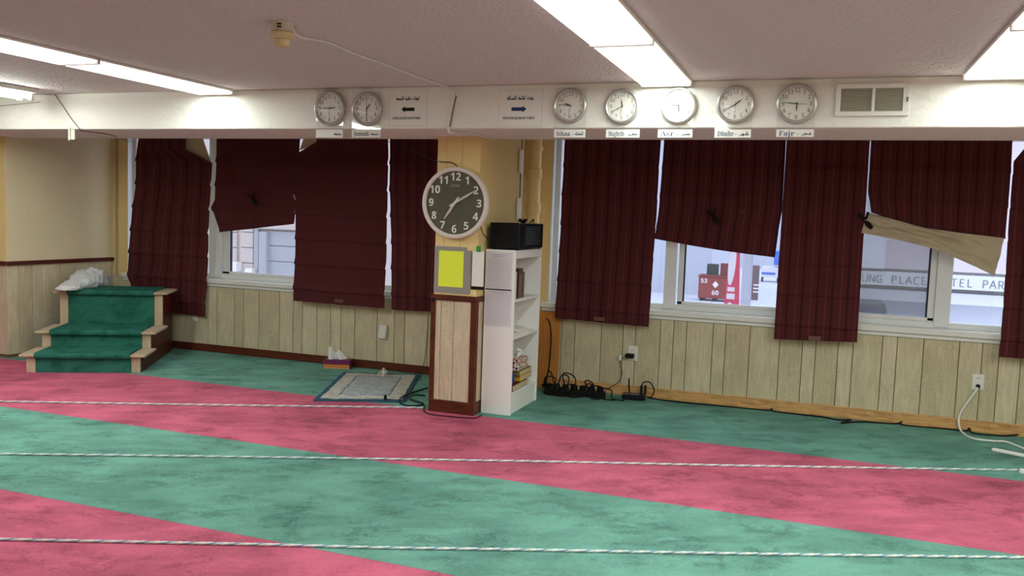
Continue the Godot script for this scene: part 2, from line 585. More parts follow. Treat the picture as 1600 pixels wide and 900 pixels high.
# ---------------------------------------------------------------- the room
func plank_run(parent: Node, cuts: Array, y0: float, y1: float, kinds: Array, along_x: bool, face: float, dir: float) -> void:
	# boards between neighbouring cuts (positions in metres), 4 mm apart, standing 10 mm proud of the plane at face
	for i in cuts.size() - 1:
		var a: float = cuts[i] + 0.0025
		var b: float = cuts[i + 1] - 0.0025
		var st := mb()
		if along_x: span(st, Vector3(a, y0, face), Vector3(b, y1, face + dir * 0.010), 0.002)
		else: span(st, Vector3(face, y0, a), Vector3(face + dir * 0.010, y1, b), 0.002)
		obj("plank", st, mats[kinds[(i * 7 + i / 3) % kinds.size()]], parent)
func shell() -> void:
	# carpet strips laid side by side along the window wall
	var f := thing("floor", "carpeted floor of alternating rose pink and green strips", "floor", Vector3.ZERO, 0.0, "", "structure")
	part_box("slab", Vector3(-9.2, -0.25, -7.2), Vector3(3.6, -0.02, 3.2), mat("slab", rgb(120, 116, 110), 0.9), f)
	var edges := [-7.0, -5.685, -4.345, -3.075, -1.72, -0.36, 1.0, 2.3, 3.0]
	for i in edges.size() - 1:
		var st := mb()
		span(st, Vector3(-9.0, -0.02, edges[i] + 0.001), Vector3(3.4, 0.0, edges[i + 1] - 0.001))
		var o := obj("carpet_strip", st, mats["green" if i % 2 == 0 else "pink"], f)
		o.set_meta("label", "green carpet strip" if i % 2 == 0 else "rose pink carpet strip")
	var st := mb()
	span(st, Vector3(-9.2, CEIL, -7.2), Vector3(3.6, CEIL + 0.2, 3.2))
	tag(obj("ceiling", st, mats.ceiling), "ceiling of swirled mauve white plaster", "ceiling", "", "structure")
	st = mb()
	span(st, Vector3(-9.0, BEAM_Y, BEAM_BACK), Vector3(3.4, CEIL, BEAM_Z), 0.006)
	tag(obj("ceiling_beam", st, mats.beam), "white plastered beam crossing below the ceiling in front of the windows", "beam", "", "structure")
	for w in [["wall_left", Vector3(-9.2, 0, -7.2), Vector3(-9.0, CEIL, 3.2), "plain cream side wall beyond the left column"], ["wall_right", Vector3(3.4, 0, -7.2), Vector3(3.6, CEIL, 3.2), "plain cream side wall beyond the last blind"], ["wall_front", Vector3(-9.0, 0, 3.0), Vector3(3.4, CEIL, 3.2), "plain cream wall facing the windows"]]:
		st = mb()
		span(st, w[1], w[2])
		tag(obj(w[0], st, mats.cream), w[3], "wall", "", "structure")
	# window wall: solid pieces round two openings, the lower part covered with grooved boards
	var wall := thing("wall_back", "window wall with pale oak boarding below and yellow paint above", "wall", Vector3.ZERO, 0.0, "", "structure")
	var zb := WALL_Z - 0.25
	part_box("lower_wall", Vector3(-9.0, 0, zb), Vector3(3.4, SILL - 0.03, WALL_Z - 0.01), mats.groove, wall)
	part_box("header", Vector3(-9.0, 2.17, zb), Vector3(3.4, CEIL, WALL_Z), mats.yellow, wall)
	for p in [[-9.0, -6.735], [-3.05, -2.165], [2.2, 3.4]]:
		part_box("pier", Vector3(p[0], SILL - 0.03, zb), Vector3(p[1], 2.17, WALL_Z), mats.yellow, wall)
	var cuts := []
	for px in [155, 185, 214, 244, 270, 298, 325, 339, 366, 380, 404, 436, 457.5, 472, 495, 516, 532.5, 554, 589, 616, 632, 668, 700]: cuts.append(onz(px, 520, WALL_Z).x)
	for px in [795, 820, 850, 875]: cuts.append(onz(px, 570, WALL_Z).x)
	for px in [896, 937, 971, 990.7, 1029, 1049.5, 1070, 1111, 1131, 1169, 1216]: cuts.append(onz(px, 575, WALL_Z).x)
	for px in [1250, 1271, 1306, 1329, 1374.5, 1397.5, 1439, 1495, 1531, 1557.5, 1592, 1632, 1655, 1700]: cuts.append(onz(px, 600, WALL_Z).x)
	plank_run(wall, cuts, 0.0, SILL - 0.03, ["oak_a", "oak_b", "oak_c"], true, WALL_Z - 0.01, 1.0)
	# baseboards
	st = mb()
	span(st, Vector3(-6.9, 0.0, WALL_Z), Vector3(-2.9, 0.075, WALL_Z + 0.016), 0.004)
	tag(obj("baseboard_left", st, mats.brown), "dark brown baseboard between the two columns", "baseboard", "", "structure")
	st = mb()
	span(st, Vector3(-2.9, 0.0, WALL_Z), Vector3(2.6, 0.088, WALL_Z + 0.018), 0.005)
	tag(obj("baseboard_right", st, mats.orange_wood), "honey coloured pine baseboard right of the bookcase", "baseboard", "", "structure")

func windows() -> void:
	var spec := [
		["window_1", -6.735, -3.05, [[326, 346, 400], [612, 622, 400]], [[349, 359.5]], "wide white framed window between the two columns"],
		["window_2", -2.165, 2.2, [[1038, 1056, 430], [1464, 1489, 430]], [[1060, 1068], [1453, 1463]], "wide white framed window right of the bookcase"]]
	for w in spec:
		var t := thing(w[0], w[5], "window", Vector3.ZERO, 0.0, "", "structure")
		var x0: float = w[1]
		var x1: float = w[2]
		var y0 := SILL
		var y1 := 2.17
		# sill board with a nosing, standing a little proud of the boarding
		var st := mb()
		span(st, Vector3(x0 - 0.06, SILL - 0.045, WALL_Z - 0.20), Vector3(x1 + 0.06, SILL, WALL_Z + 0.035), 0.006)
		obj("window_sill", st, mats.sill_white, t)
		st = mb()
		span(st, Vector3(x0 - 0.05, SILL - 0.075, WALL_Z - 0.01), Vector3(x1 + 0.05, SILL - 0.045, WALL_Z + 0.016), 0.004)
		obj("apron", st, mats.sill_white, t)
		# outer frame
		for a in [[Vector3(x0, y0, GLASS_Z - 0.04), Vector3(x0 + 0.05, y1, GLASS_Z + 0.05)], [Vector3(x1 - 0.05, y0, GLASS_Z - 0.04), Vector3(x1, y1, GLASS_Z + 0.05)], [Vector3(x0 + 0.05, y0, GLASS_Z - 0.04), Vector3(x1 - 0.05, y0 + 0.045, GLASS_Z + 0.05)], [Vector3(x0 + 0.05, y1 - 0.05, GLASS_Z - 0.04), Vector3(x1 - 0.05, y1, GLASS_Z + 0.05)]]:
			part_box("frame", a[0], a[1], mats.frame_white, t, 0.004)
		part_box("jamb_lining", Vector3(x0 - 0.004, y0, GLASS_Z), Vector3(x0 + 0.008, y1, WALL_Z + 0.002), mats.frame_white, t)
		var stops := [x0 + 0.05]
		for m in w[3]:
			var a := onz(m[0], m[2], GLASS_Z + 0.06).x
			var b := onz(m[1], m[2], GLASS_Z + 0.06).x
			part_box("mullion", Vector3(a, y0 + 0.01, GLASS_Z - 0.03), Vector3(b, y1 - 0.01, GLASS_Z + 0.06), mats.frame_white, t, 0.004)
			stops.append(a); stops.append(b)
		stops.append(x1 - 0.05)
		for i in range(0, stops.size(), 2):
			var st2 := mb()
			span(st2, Vector3(stops[i] - 0.005, y0 + 0.03, GLASS_Z - 0.006), Vector3(stops[i + 1] + 0.005, y1 - 0.04, GLASS_Z))
			obj("pane", st2, mats.pane, t)
		# sliding sashes: a slim aluminium frame with its own edge, inside the main frame
		for s in w[4]:
			var a := onz(s[0], 430, GLASS_Z + 0.03).x
			var b := onz(s[1], 430, GLASS_Z + 0.03).x
			var wide := 0.95
			var left: bool = s[0] > 1400
			var sx0 := a if not left else b - wide
			var sx1 := b if left else a + wide
			part_box("sash_stile", Vector3(a, y0 + 0.05, GLASS_Z + 0.008), Vector3(b, y1 - 0.05, GLASS_Z + 0.04), mats.frame_white, t, 0.003)
			part_box("sash_rail", Vector3(sx0, y0 + 0.045, GLASS_Z + 0.008), Vector3(sx1, y0 + 0.075, GLASS_Z + 0.04), mats.frame_white, t, 0.003)
			var g := b if not left else a - 0.012
			part_box("gasket", Vector3(g, y0 + 0.07, GLASS_Z + 0.01), Vector3(g + 0.012, y1 - 0.05, GLASS_Z + 0.03), mats.dark_grey, t)
			if left: part_box("insect_screen", Vector3(sx0, y0 + 0.07, GLASS_Z - 0.02), Vector3(a, y1 - 0.05, GLASS_Z - 0.018), pane_mat("screen", Color(0.42, 0.43, 0.46), 0.42), t)

func columns() -> void:
	# the column in the middle: painted boards above, oak boarding with brown corner strips below
	var x0 := -2.655
	var x1 := -2.301
	var zf := -5.66
	var zr := -6.60
	var t := thing("column", "square column with yellow upper boards and brown trimmed lower panelling", "column", Vector3.ZERO, 0.0, "", "structure")
	part_box("core", Vector3(x0 + 0.012, 0, zr), Vector3(x1 - 0.012, BEAM_Y, zf - 0.012), mats.yellow, t)
	var cap := 0.868
	part_box("core", Vector3(x0 + 0.012, BEAM_Y, zr), Vector3(x1 - 0.006, CEIL, BEAM_BACK), mats.yellow, t)
	var upper := []
	for px in [677, 697, 722, 752]: upper.append(onz(px, 240, zf).x)
	upper[0] = x0 + 0.012
	upper[3] = x1 - 0.006
	for i in 3:
		part_box("painted_board", Vector3(upper[i] + 0.001, cap, zf - 0.016), Vector3(upper[i + 1] - 0.001, BEAM_Y, zf - 0.006), mats.yellow, t, 0.002)
	part_box("painted_side", Vector3(x1 - 0.012, cap, zr), Vector3(x1 - 0.006, BEAM_Y, zf - 0.007), mats.yellow, t)
	var low := [x0 + 0.03]
	for px in [687, 707]: low.append(onz(px, 550, zf).x)
	low.append(x1 - 0.035)
	plank_run(t, low, 0.09, cap - 0.03, ["column_oak_a", "column_oak_b"], true, zf - 0.014, 1.0)
	plank_run(t, [zr, zr + 0.3, zr + 0.62, zf - 0.03], 0.09, cap - 0.03, ["column_oak_b", "column_oak_a"], false, x1 - 0.012, 1.0)
	for c in [[Vector3(x0 - 0.004, 0.0, zf - 0.05), Vector3(x0 + 0.034, cap - 0.02, zf + 0.004)], [Vector3(x1 - 0.042, 0.0, zf - 0.016), Vector3(x1 + 0.004, cap - 0.02, zf + 0.004)], [Vector3(x1 - 0.016, 0.0, zf - 0.045), Vector3(x1 + 0.004, cap - 0.02, zf - 0.016)]]:
		part_box("corner_strip", c[0], c[1], mats.brown, t, 0.004)
	part_box("cap_rail", Vector3(x0 - 0.008, cap - 0.04, zr), Vector3(x1 + 0.010, cap, zf + 0.010), mats.brown, t, 0.006)
	part_box("base_board", Vector3(x0 - 0.002, 0.0, zr), Vector3(x1 + 0.006, 0.092, zf + 0.008), mats.brown, t, 0.004)
	var st := mb()
	lathe(st, [Vector2(0.0, 0.018), Vector2(0.014, 0.014), Vector2(0.016, 0.004), Vector2(0.009, 0.0)].duplicate(), 12, Transform3D(Basis(Vector3.RIGHT, PI / 2), onz(677, 468, zf + 0.004)))
	obj("knob", st, mats.black, t)
	# the column at the left end, a dark rail above the boarding
	x1 = -6.93
	zf = -5.72
	t = thing("column", "broad cream column with dark rail above pale boarding beside the pulpit stair", "column", Vector3.ZERO, 0.0, "", "structure")
	part_box("core", Vector3(-7.7, 0, WALL_Z), Vector3(x1 - 0.012, BEAM_Y, zf - 0.012), mats.groove, t)
	part_box("painted_face", Vector3(-7.7, 0.87, zf - 0.012), Vector3(x1 - 0.012, BEAM_Y, zf), mats.yellow, t)
	part_box("painted_side", Vector3(x1 - 0.012, 0.87, WALL_Z), Vector3(x1, BEAM_Y, zf), mats.cream, t)
	part_box("core", Vector3(-7.7, BEAM_Y, WALL_Z), Vector3(x1, CEIL, BEAM_BACK), mats.cream, t)
	var cz := []
	for px in [150, 119, 94, 67, 52, 30, 12]: cz.append(onx(px, 470, x1).z)
	cz[0] = WALL_Z + 0.01
	cz[6] = zf
	plank_run(t, cz, 0.03, 0.85, ["oak_c", "oak_b"], false, x1 - 0.012, 1.0)
	plank_run(t, [-7.7, -7.5, -7.28, -7.1, x1 - 0.014], 0.03, 0.85, ["column_oak_a", "oak_c"], true, zf - 0.012, 1.0)
	part_box("rail", Vector3(x1, 0.85, WALL_Z), Vector3(x1 + 0.018, 0.888, zf + 0.018), mats.mahogany, t, 0.004)
	part_box("rail", Vector3(-7.7, 0.85, zf), Vector3(x1, 0.888, zf + 0.018), mats.mahogany, t, 0.004)
	# small conduit in the corner and the painted pipe behind the middle column
	st = mb()
	var c := onz(181, 330, WALL_Z + 0.02)
	tube(st, [Vector3(c.x, 0.70, WALL_Z + 0.012), Vector3(c.x, 2.25, WALL_Z + 0.012)], 0.010, 8)
	tag(obj("conduit", st, mat("conduit_grey", rgb(176, 168, 140), 0.5)), "thin vertical conduit in the corner beside the first blind", "pipe")
	var p := onz(834, 300, -6.80)
	t = thing("painted_pipe", "yellow painted vertical pipe with raised couplings behind the bookcase", "pipe", Vector3(p.x, 0, -6.80))
	st = mb()
	tube(st, [Vector3(0, 0, 0), Vector3(0, CEIL, 0)], 0.055, 20)
	obj("pipe", st, mats.yellow, t)
	for pys in [[228, 236], [264, 280], [317, 333]]:
		var ya := onz(834, pys[1], -6.80).y
		var yb := onz(834, pys[0], -6.80).y
		st = mb()
		lathe(st, [Vector2(0.054, ya), Vector2(0.064, ya + 0.004), Vector2(0.064, yb - 0.004), Vector2(0.054, yb)], 20, Transform3D.IDENTITY)
		obj("coupling", st, mats.yellow, t)
	for e in [[816, 234, 271, 0.020], [812.5, 309, 345, 0.017]]:
		var a := onx(e[0], e[1], -2.285)
		var b := onx(e[0], e[2], -2.285)
		st = mb()
		span(st, Vector3(-2.301, b.y, a.z - 0.035), Vector3(-2.301 + e[3], a.y, a.z + 0.035), 0.005)
		var o := obj("wall_box", st, mats.white_plastic)
		tag(o, "narrow white box high on the yellow column side" if e[1] < 300 else "narrow white box just above the black case", "wall box")
		st = mb()
		tube(st, [Vector3(-2.292, a.y, a.z - 0.015), Vector3(-2.292, a.y + 0.10, a.z - 0.015), Vector3(-2.294, a.y + 0.2, a.z - 0.02)], 0.004, 6)
		obj("wire", st, mats.black, o)

# ---------------------------------------------------------------- outside the windows
func out_box(called: String, x0: float, x1: float, y0: float, y1: float, z: float, deep: float, m: Material, parent: Node, bev := 0.0) -> MeshInstance3D:
	# a box whose front face lies at z and shows between two pixel corners
	var a := onz(x0, y1, z)
	var b := onz(x1, y1, z)
	var top := onz((x0 + x1) * 0.5, y0, z).y
	var low := onz((x0 + x1) * 0.5, y1, z).y
	return part_box(called, Vector3(a.x, low, z - deep), Vector3(b.x, top, z), m, parent, bev)
func outside() -> void:
	var gy := -2.0
	var st := mb()
	span(st, Vector3(-90, gy - 0.3, -120), Vector3(60, gy, -7.3))
	tag(obj("parking_lot", st, mat("snowy_asphalt", rgb(196, 200, 212), 0.9, null, 0.3, noise_normal(52, 0.05, 256, 3, 3.0), 0.6)), "pale snowy parking lot outside the windows", "ground", "", "structure")
	# garage opposite the left window
	var siding := mat("siding", rgb(198, 184, 178), 0.8)
	var grey := mat("garage_grey", rgb(168, 168, 174), 0.7)
	var t := thing("garage_building", "beige panelled garage with grey sectional door outside the left window", "building")
	var z := -15.0
	part_box("wall", Vector3(onz(150, 400, z).x, gy, z - 6.0), Vector3(onz(620, 400, z).x, 4.5, z - 0.06), siding, t)
	for col in [[330, 343], [345, 358], [360, 369.5], [375, 395]]:
		for k in 7:
			var y := 315.0 + k * 24.0
			out_box("siding_panel", col[0], col[1], y + 0.6, y + 23.4, z, 0.08, siding, t, 0.01)
	out_box("corner_post", 395.5, 402, 350, 520, z + 0.02, 0.12, grey, t)
	out_box("pilaster", 402, 414, 362, 520, z + 0.12, 0.25, grey, t, 0.02)
	out_box("lintel", 396, 560, 335, 361, z + 0.10, 0.2, siding, t, 0.02)
	for k in 7: out_box("door_section", 417, 545, 363 + k * 24.5, 386.6 + k * 24.5, z + 0.0, 0.06, grey, t, 0.012)
	for b in [[360, 369, 410, 424], [382, 393, 420, 429.5]]:
		st = mb()
		var a := onz(b[0], b[3], z + 0.2)
		var c := onz(b[1], b[2], z + 0.2)
		span(st, Vector3(a.x, a.y, z), Vector3(c.x, c.y, z + 0.2), 0.01)
		tag(obj("meter_box", st, mats.white_plastic), "white meter box on the beige garage wall" if b[0] < 370 else "smaller white meter box beside the grey garage post", "meter box")
	# the lot opposite the middle window
	t = thing("grey_building", "pale grey blue building beyond the red dumpster", "building")
	z = -42.0
	part_box("wall", Vector3(onz(860, 400, z).x, gy, z - 8.0), Vector3(onz(1113, 400, z).x, 9.0, z), mat("blue_grey_wall", rgb(184, 188, 200), 0.8), t)
	part_box("recess", Vector3(onz(1113, 400, z - 30.0).x, gy, z - 36.0), Vector3(onz(1330, 400, z - 30.0).x, 9.0, z - 30.0), mats.blue_grey_wall, t)
	z = -35.5
	t = thing("dumpster", "rust red dumpster with white numbers and a diamond on the snowy lot", "dumpster", ony(1115, 471, gy))
	var dw := 1.35
	var dz := t.position.z
	var sc := 1.0
	var lx := onz(1091, 450, dz).x - t.position.x
	var rx := onz(1141, 450, dz).x - t.position.x
	var th := onz(1115, 433, dz).y - gy
	var tall := th
	st = mb()
	span(st, Vector3(lx, 0.12, -1.1), Vector3(rx, tall, 0), 0.02)
	obj("body", st, mat("rust_red", rgb(138, 60, 58), 0.7), t)
	part_box("rim", Vector3(lx - 0.03, tall, -1.13), Vector3(rx + 0.03, tall + 0.06, 0.03), mat("rust_dark", rgb(120, 50, 52), 0.7), t, 0.01)
	part_box("lid", Vector3(lx + 0.25, tall + 0.06, -1.1), Vector3(lx + 0.75, tall + 0.55, -0.7), mats.dark_grey, t, 0.02)
	part_box("lid", Vector3(lx + 0.85, tall + 0.06, -1.1), Vector3(rx, tall + 0.6, -0.7), mats.rust_dark, t, 0.02)
	for s in [lx + 0.15, 0.0, rx - 0.15]: part_box("skid", Vector3(s - 0.08, 0.0, -1.0), Vector3(s + 0.08, 0.12, -0.05), mats.black, t)
	var wp := mat("white_paint", rgb(228, 224, 226), 0.8)
	print_text(t, "number", "53", Vector3(lx + 0.24, tall - 0.19, 0.004), 0.19, wp, true)
	print_text(t, "number", "60", Vector3((lx + rx) * 0.5 + 0.05, tall - 0.70, 0.004), 0.2, wp, true)
	st = mb()
	prism(st, PackedVector2Array([Vector2(0, 0.16), Vector2(0.14, 0), Vector2(0, -0.16), Vector2(-0.14, 0)]), 0.004, Transform3D(Basis.IDENTITY, Vector3((lx + rx) * 0.5 + 0.05, tall - 0.33, 0.001)))
	obj("diamond", st, wp, t)
	# tapering red sign
	z = -22.0
	var b0 := onz(1130, 490, z)
	t = thing("pylon_sign", "tapering red advertising pylon with a long white oval", "sign", Vector3(0, gy, z))
	var pts := PackedVector2Array()
	for p in [[1132, 483], [1146, 350], [1157, 350], [1157, 483]]:
		var w := onz(p[0], p[1], z)
		pts.append(Vector2(w.x, w.y - gy))
	pts[0] = Vector2(pts[0].x - (pts[0].y) * 0.08, 0.0)
	pts[3] = Vector2(pts[3].x, 0.0)
	st = mb()
	prism(st, pts, 0.12, Transform3D(Basis.IDENTITY, Vector3(0, 0, -0.12)))
	obj("panel", st, mat("sign_red", rgb(214, 62, 92), 0.6), t)
	var oc := onz(1144, 412, z)
	var ov := PackedVector2Array()
	for k in 24: ov.append(Vector2(cos(TAU * k / 24) * 0.09 + sin(TAU * k / 24) * 0.03, sin(TAU * k / 24) * 0.55))
	st = mb()
	prism(st, ov, 0.006, Transform3D(Basis.IDENTITY, Vector3(oc.x, oc.y - gy, 0.0)))
	obj("oval", st, wp, t)
	for r in [[1136.5, 1148, 449, 455], [1135, 1148, 459, 467], [1137, 1143, 473, 478]]:
		var a := onz(r[0], r[3], z)
		var c := onz(r[1], r[2], z)
		part_box("lettering_band", Vector3(a.x, a.y - gy, 0.0), Vector3(c.x, c.y - gy, 0.006), wp, t)
	st = mb()
	var pa := onz(1158, 450, -21.0)
	var pb := onz(1173, 450, -21.0)
	span(st, Vector3(pa.x, gy, -21.3), Vector3(pb.x, 5.0, -21.0), 0.02)
	tag(obj("concrete_post", st, mat("post_grey", rgb(184, 186, 198), 0.8)), "pale concrete post between the red pylon and the brown board", "post")
	t = thing("notice_board", "tall brown notice board with pale lettering standing on the lot", "sign", ony(1180, 469, gy))
	var nz := t.position.z
	var na := onz(1173, 469, nz)
	var nb := onz(1187, 415, nz)
	part_box("board", Vector3(na.x - t.position.x, 0, -0.2), Vector3(nb.x - t.position.x, nb.y - gy, 0), mat("board_brown", rgb(112, 92, 98), 0.8), t, 0.02)
	for k in 3:
		part_box("lettering_band", Vector3(-0.12, 0.35 + k * 0.16, 0.0), Vector3(0.12, 0.42 + k * 0.16, 0.005), wp, t)
	t = thing("shop_kiosk", "small kiosk with white panel and bright blue roof beyond the brown board", "kiosk", ony(1202, 441, gy))
	nz = t.position.z
	na = onz(1189, 441, nz) - t.position
	nb = onz(1218, 418, nz) - t.position
	part_box("panel", Vector3(na.x, 0.3, -1.5), Vector3(nb.x, nb.y, 0), wp, t, 0.02)
	part_box("stripe", Vector3(na.x, nb.y * 0.5, 0.0), Vector3(nb.x * 0.6, nb.y * 0.64, 0.03), mat("kiosk_blue", rgb(74, 118, 206), 0.6), t)
	part_box("roof", Vector3(na.x + 0.7, nb.y + 0.15, -1.8), Vector3(nb.x + 1.2, nb.y + 1.0, 0.3), mats.kiosk_blue, t, 0.05)
	part_box("leg", Vector3(na.x, 0.0, -0.2), Vector3(na.x + 0.12, 0.3, 0), mats.dark_grey, t)
	part_box("leg", Vector3(nb.x - 0.12, 0.0, -0.2), Vector3(nb.x, 0.3, 0), mats.dark_grey, t)
	# parking ramp opposite the right window
	t = thing("parking_ramp", "long white parking ramp with a lettered parapet outside the right window", "building")
	z = -19.0
	var lx0 := onz(1228, 440, z).x
	var rx0 := onz(1800, 440, z).x
	var yb := func(px: float, py: float) -> float: return onz(px, py, z).y
	var pink := mat("ramp_wall", rgb(224, 212, 216), 0.8)
	var white := mat("ramp_white", rgb(236, 238, 244), 0.7)
	var rows := [[330, 423, pink, 0.0], [423, 427.5, white, -0.25], [427.5, 449, white, 0.18], [449, 456, white, -0.45], [456, 473, white, 0.05], [473, 560, white, -0.7]]
	for r in rows:
		part_box("band", Vector3(lx0, yb.call(1455, r[1]), z - 3.0), Vector3(rx0, yb.call(1455, r[0]), z + r[3]), r[2], t)
	part_box("upper_wall", Vector3(lx0, yb.call(1455, 330), z - 3.0), Vector3(rx0, 7.0, z), pink, t)
	part_box("foot", Vector3(lx0, gy, z - 3.0), Vector3(rx0, yb.call(1455, 560), z - 0.7), white, t)
	part_box("pillar", Vector3(onz(1330, 440, z).x, yb.call(1455, 423), z), Vector3(onz(1379, 440, z).x, 6.0, z + 0.25), white, t)
	var letters := "UNG PLACE HOTEL PARKING"
	var first := onz(1351, 437, z + 0.2)
	var last := onz(1564, 448, z + 0.2)
	for i in letters.length():
		if letters[i] == " ": continue
		var x := lerpf(first.x, last.x, i / 18.0)
		print_text(t, "letter", letters[i], Vector3(x, yb.call(1455, 439.5) , z + 0.185), 0.15, mat("letter_grey", rgb(128, 130, 140), 0.8))
	for c in [[1352, 1378, 476, 490]]:
		var a := onz(c[0], c[3], z + 1.5)
		var b := onz(c[1], c[2], z + 1.5)
		var car := thing("parked_car", "dark parked car below the lettered parapet", "car", Vector3((a.x + b.x) * 0.5, gy, z + 1.5))
		var w := b.x - a.x + 1.0
		var hgt := b.y - gy
		st = mb()
		prism(st, PackedVector2Array([Vector2(-w * 0.5, 0.2), Vector2(w * 0.5, 0.2), Vector2(w * 0.5, hgt * 0.55), Vector2(w * 0.28, hgt * 0.62), Vector2(w * 0.16, hgt), Vector2(-w * 0.2, hgt), Vector2(-w * 0.34, hgt * 0.6), Vector2(-w * 0.5, hgt * 0.52)]), 1.2, Transform3D(Basis.IDENTITY, Vector3(0, 0, -1.2)))
		obj("body", st, mat("car_dark", rgb(96, 98, 112), 0.4), car)
		for s in [-0.3, 0.3]:
			st = mb()
			lathe(st, [Vector2(0.0, 0.0), Vector2(0.3, 0.0), Vector2(0.3, 0.16), Vector2(0.0, 0.16)], 16, Transform3D(Basis(Vector3.RIGHT, PI / 2), Vector3(w * s, 0.3, -0.1)))
			obj("wheel", st, mats.black, car)

# ---------------------------------------------------------------- blinds
func edge(pts: Array, t: float) -> Vector3:
	# points are (share of the drop, place)
	for i in pts.size() - 1:
		if t <= pts[i + 1][0]: return (pts[i][1] as Vector3).lerp(pts[i + 1][1], inverse_lerp(pts[i][0], pts[i + 1][0], t))
	return pts[-1][1]
func placed(pts: Array, z: float) -> Array:
	# measured edge points, set on the upright plane in which the blind hangs
	var out := []
	for p in pts: out.append([p[0], onz(p[1], p[2], z)])
	return out
func blind(label: String, striped: bool, left: Array, right: Array, z: float, sag := 0.0, tilt := 0.0, seed_no := 1) -> Node3D:
	left = placed(left, z)
	right = placed(right, z)
	var p0: Vector3 = left[0][1]
	var p1: Vector3 = right[0][1]
	var t := thing("roman_blind", label, "blind", Vector3((p0.x + p1.x) * 0.5, 0.0, z), 0.0, "maroon roman blinds along the windows")
	var org := t.position
	var n := fast_noise(seed_no, 1.6, 2)
	var wide := p1.x - p0.x
	var drop: float = p0.y - left[-1][1].y
	var f := func(u: float, v: float) -> Vector3:
		var p := edge(left, v).lerp(edge(right, v), u)
		p.y -= sag * v * v * sin(PI * u)
		var y := p0.y - p.y
		var ph := fposmod(y + 0.04, 0.235)
		var tuck := 0.016 * smoothstep(0.03, 0.10, ph) if v > 0.03 and ph < 0.104 else 0.0
		p.z += tuck + 0.006 * sin(u * wide / 0.105 * TAU * 0.5 + seed_no) * smoothstep(0.0, 0.3, v) + 0.022 * n.get_noise_2d(u * wide, y * 0.6 + seed_no * 7.0) + tilt * v
		return p - org
	var uvf := func(u: float, v: float) -> Vector2:   # metres on the cloth
		return Vector2(u * wide, v * drop)
	var nv := clampi(int(drop / 0.010), 20, 170)
	var st := mb()
	sheet(st, 22, nv, f, uvf, Vector3(0, 0, -0.003))
	obj("fabric", st, mats["blind_striped" if striped else "blind_plain"], t)
	var g := func(u: float, v: float) -> Vector3: return f.call(lerpf(0.02, 0.98, u), lerpf(0.0, 0.985, v)) + Vector3(0, 0, -0.030)
	st = mb()
	sheet(st, 22, nv, g, uvf, Vector3(0, 0, -0.002))
	obj("lining", st, mats.lining, t)
	return t
func hem_tag(t: Node3D, px: float, py: float, z: float) -> void:
	var c := onz(px, py, z) - t.position
	part_box("hem_tag", c + Vector3(-0.045, -0.012, -0.002), c + Vector3(0.045, 0.02, 0.02), mat("tag_grey", rgb(112, 78, 70), 0.6), t.get_node("fabric"), 0.002)
func bow(t: Node3D, px: float, py: float, z: float) -> void:
	var c := onz(px, py, z) - t.position
	var st := mb()
	for k in [[-0.05, 0.045, 0.012], [0.045, -0.05, 0.016], [0.015, 0.06, 0.010], [0.03, -0.025, 0.014]]:
		tube(st, smooth_path([c, c + Vector3(k[0] * 0.5, k[1] * 0.6, 0.02), c + Vector3(k[0], k[1], 0.008)], 4), k[2], 6)
	obj("tie_ribbon", st, mat("ribbon", rgb(26, 16, 18), 0.8), t.get_node("fabric"))
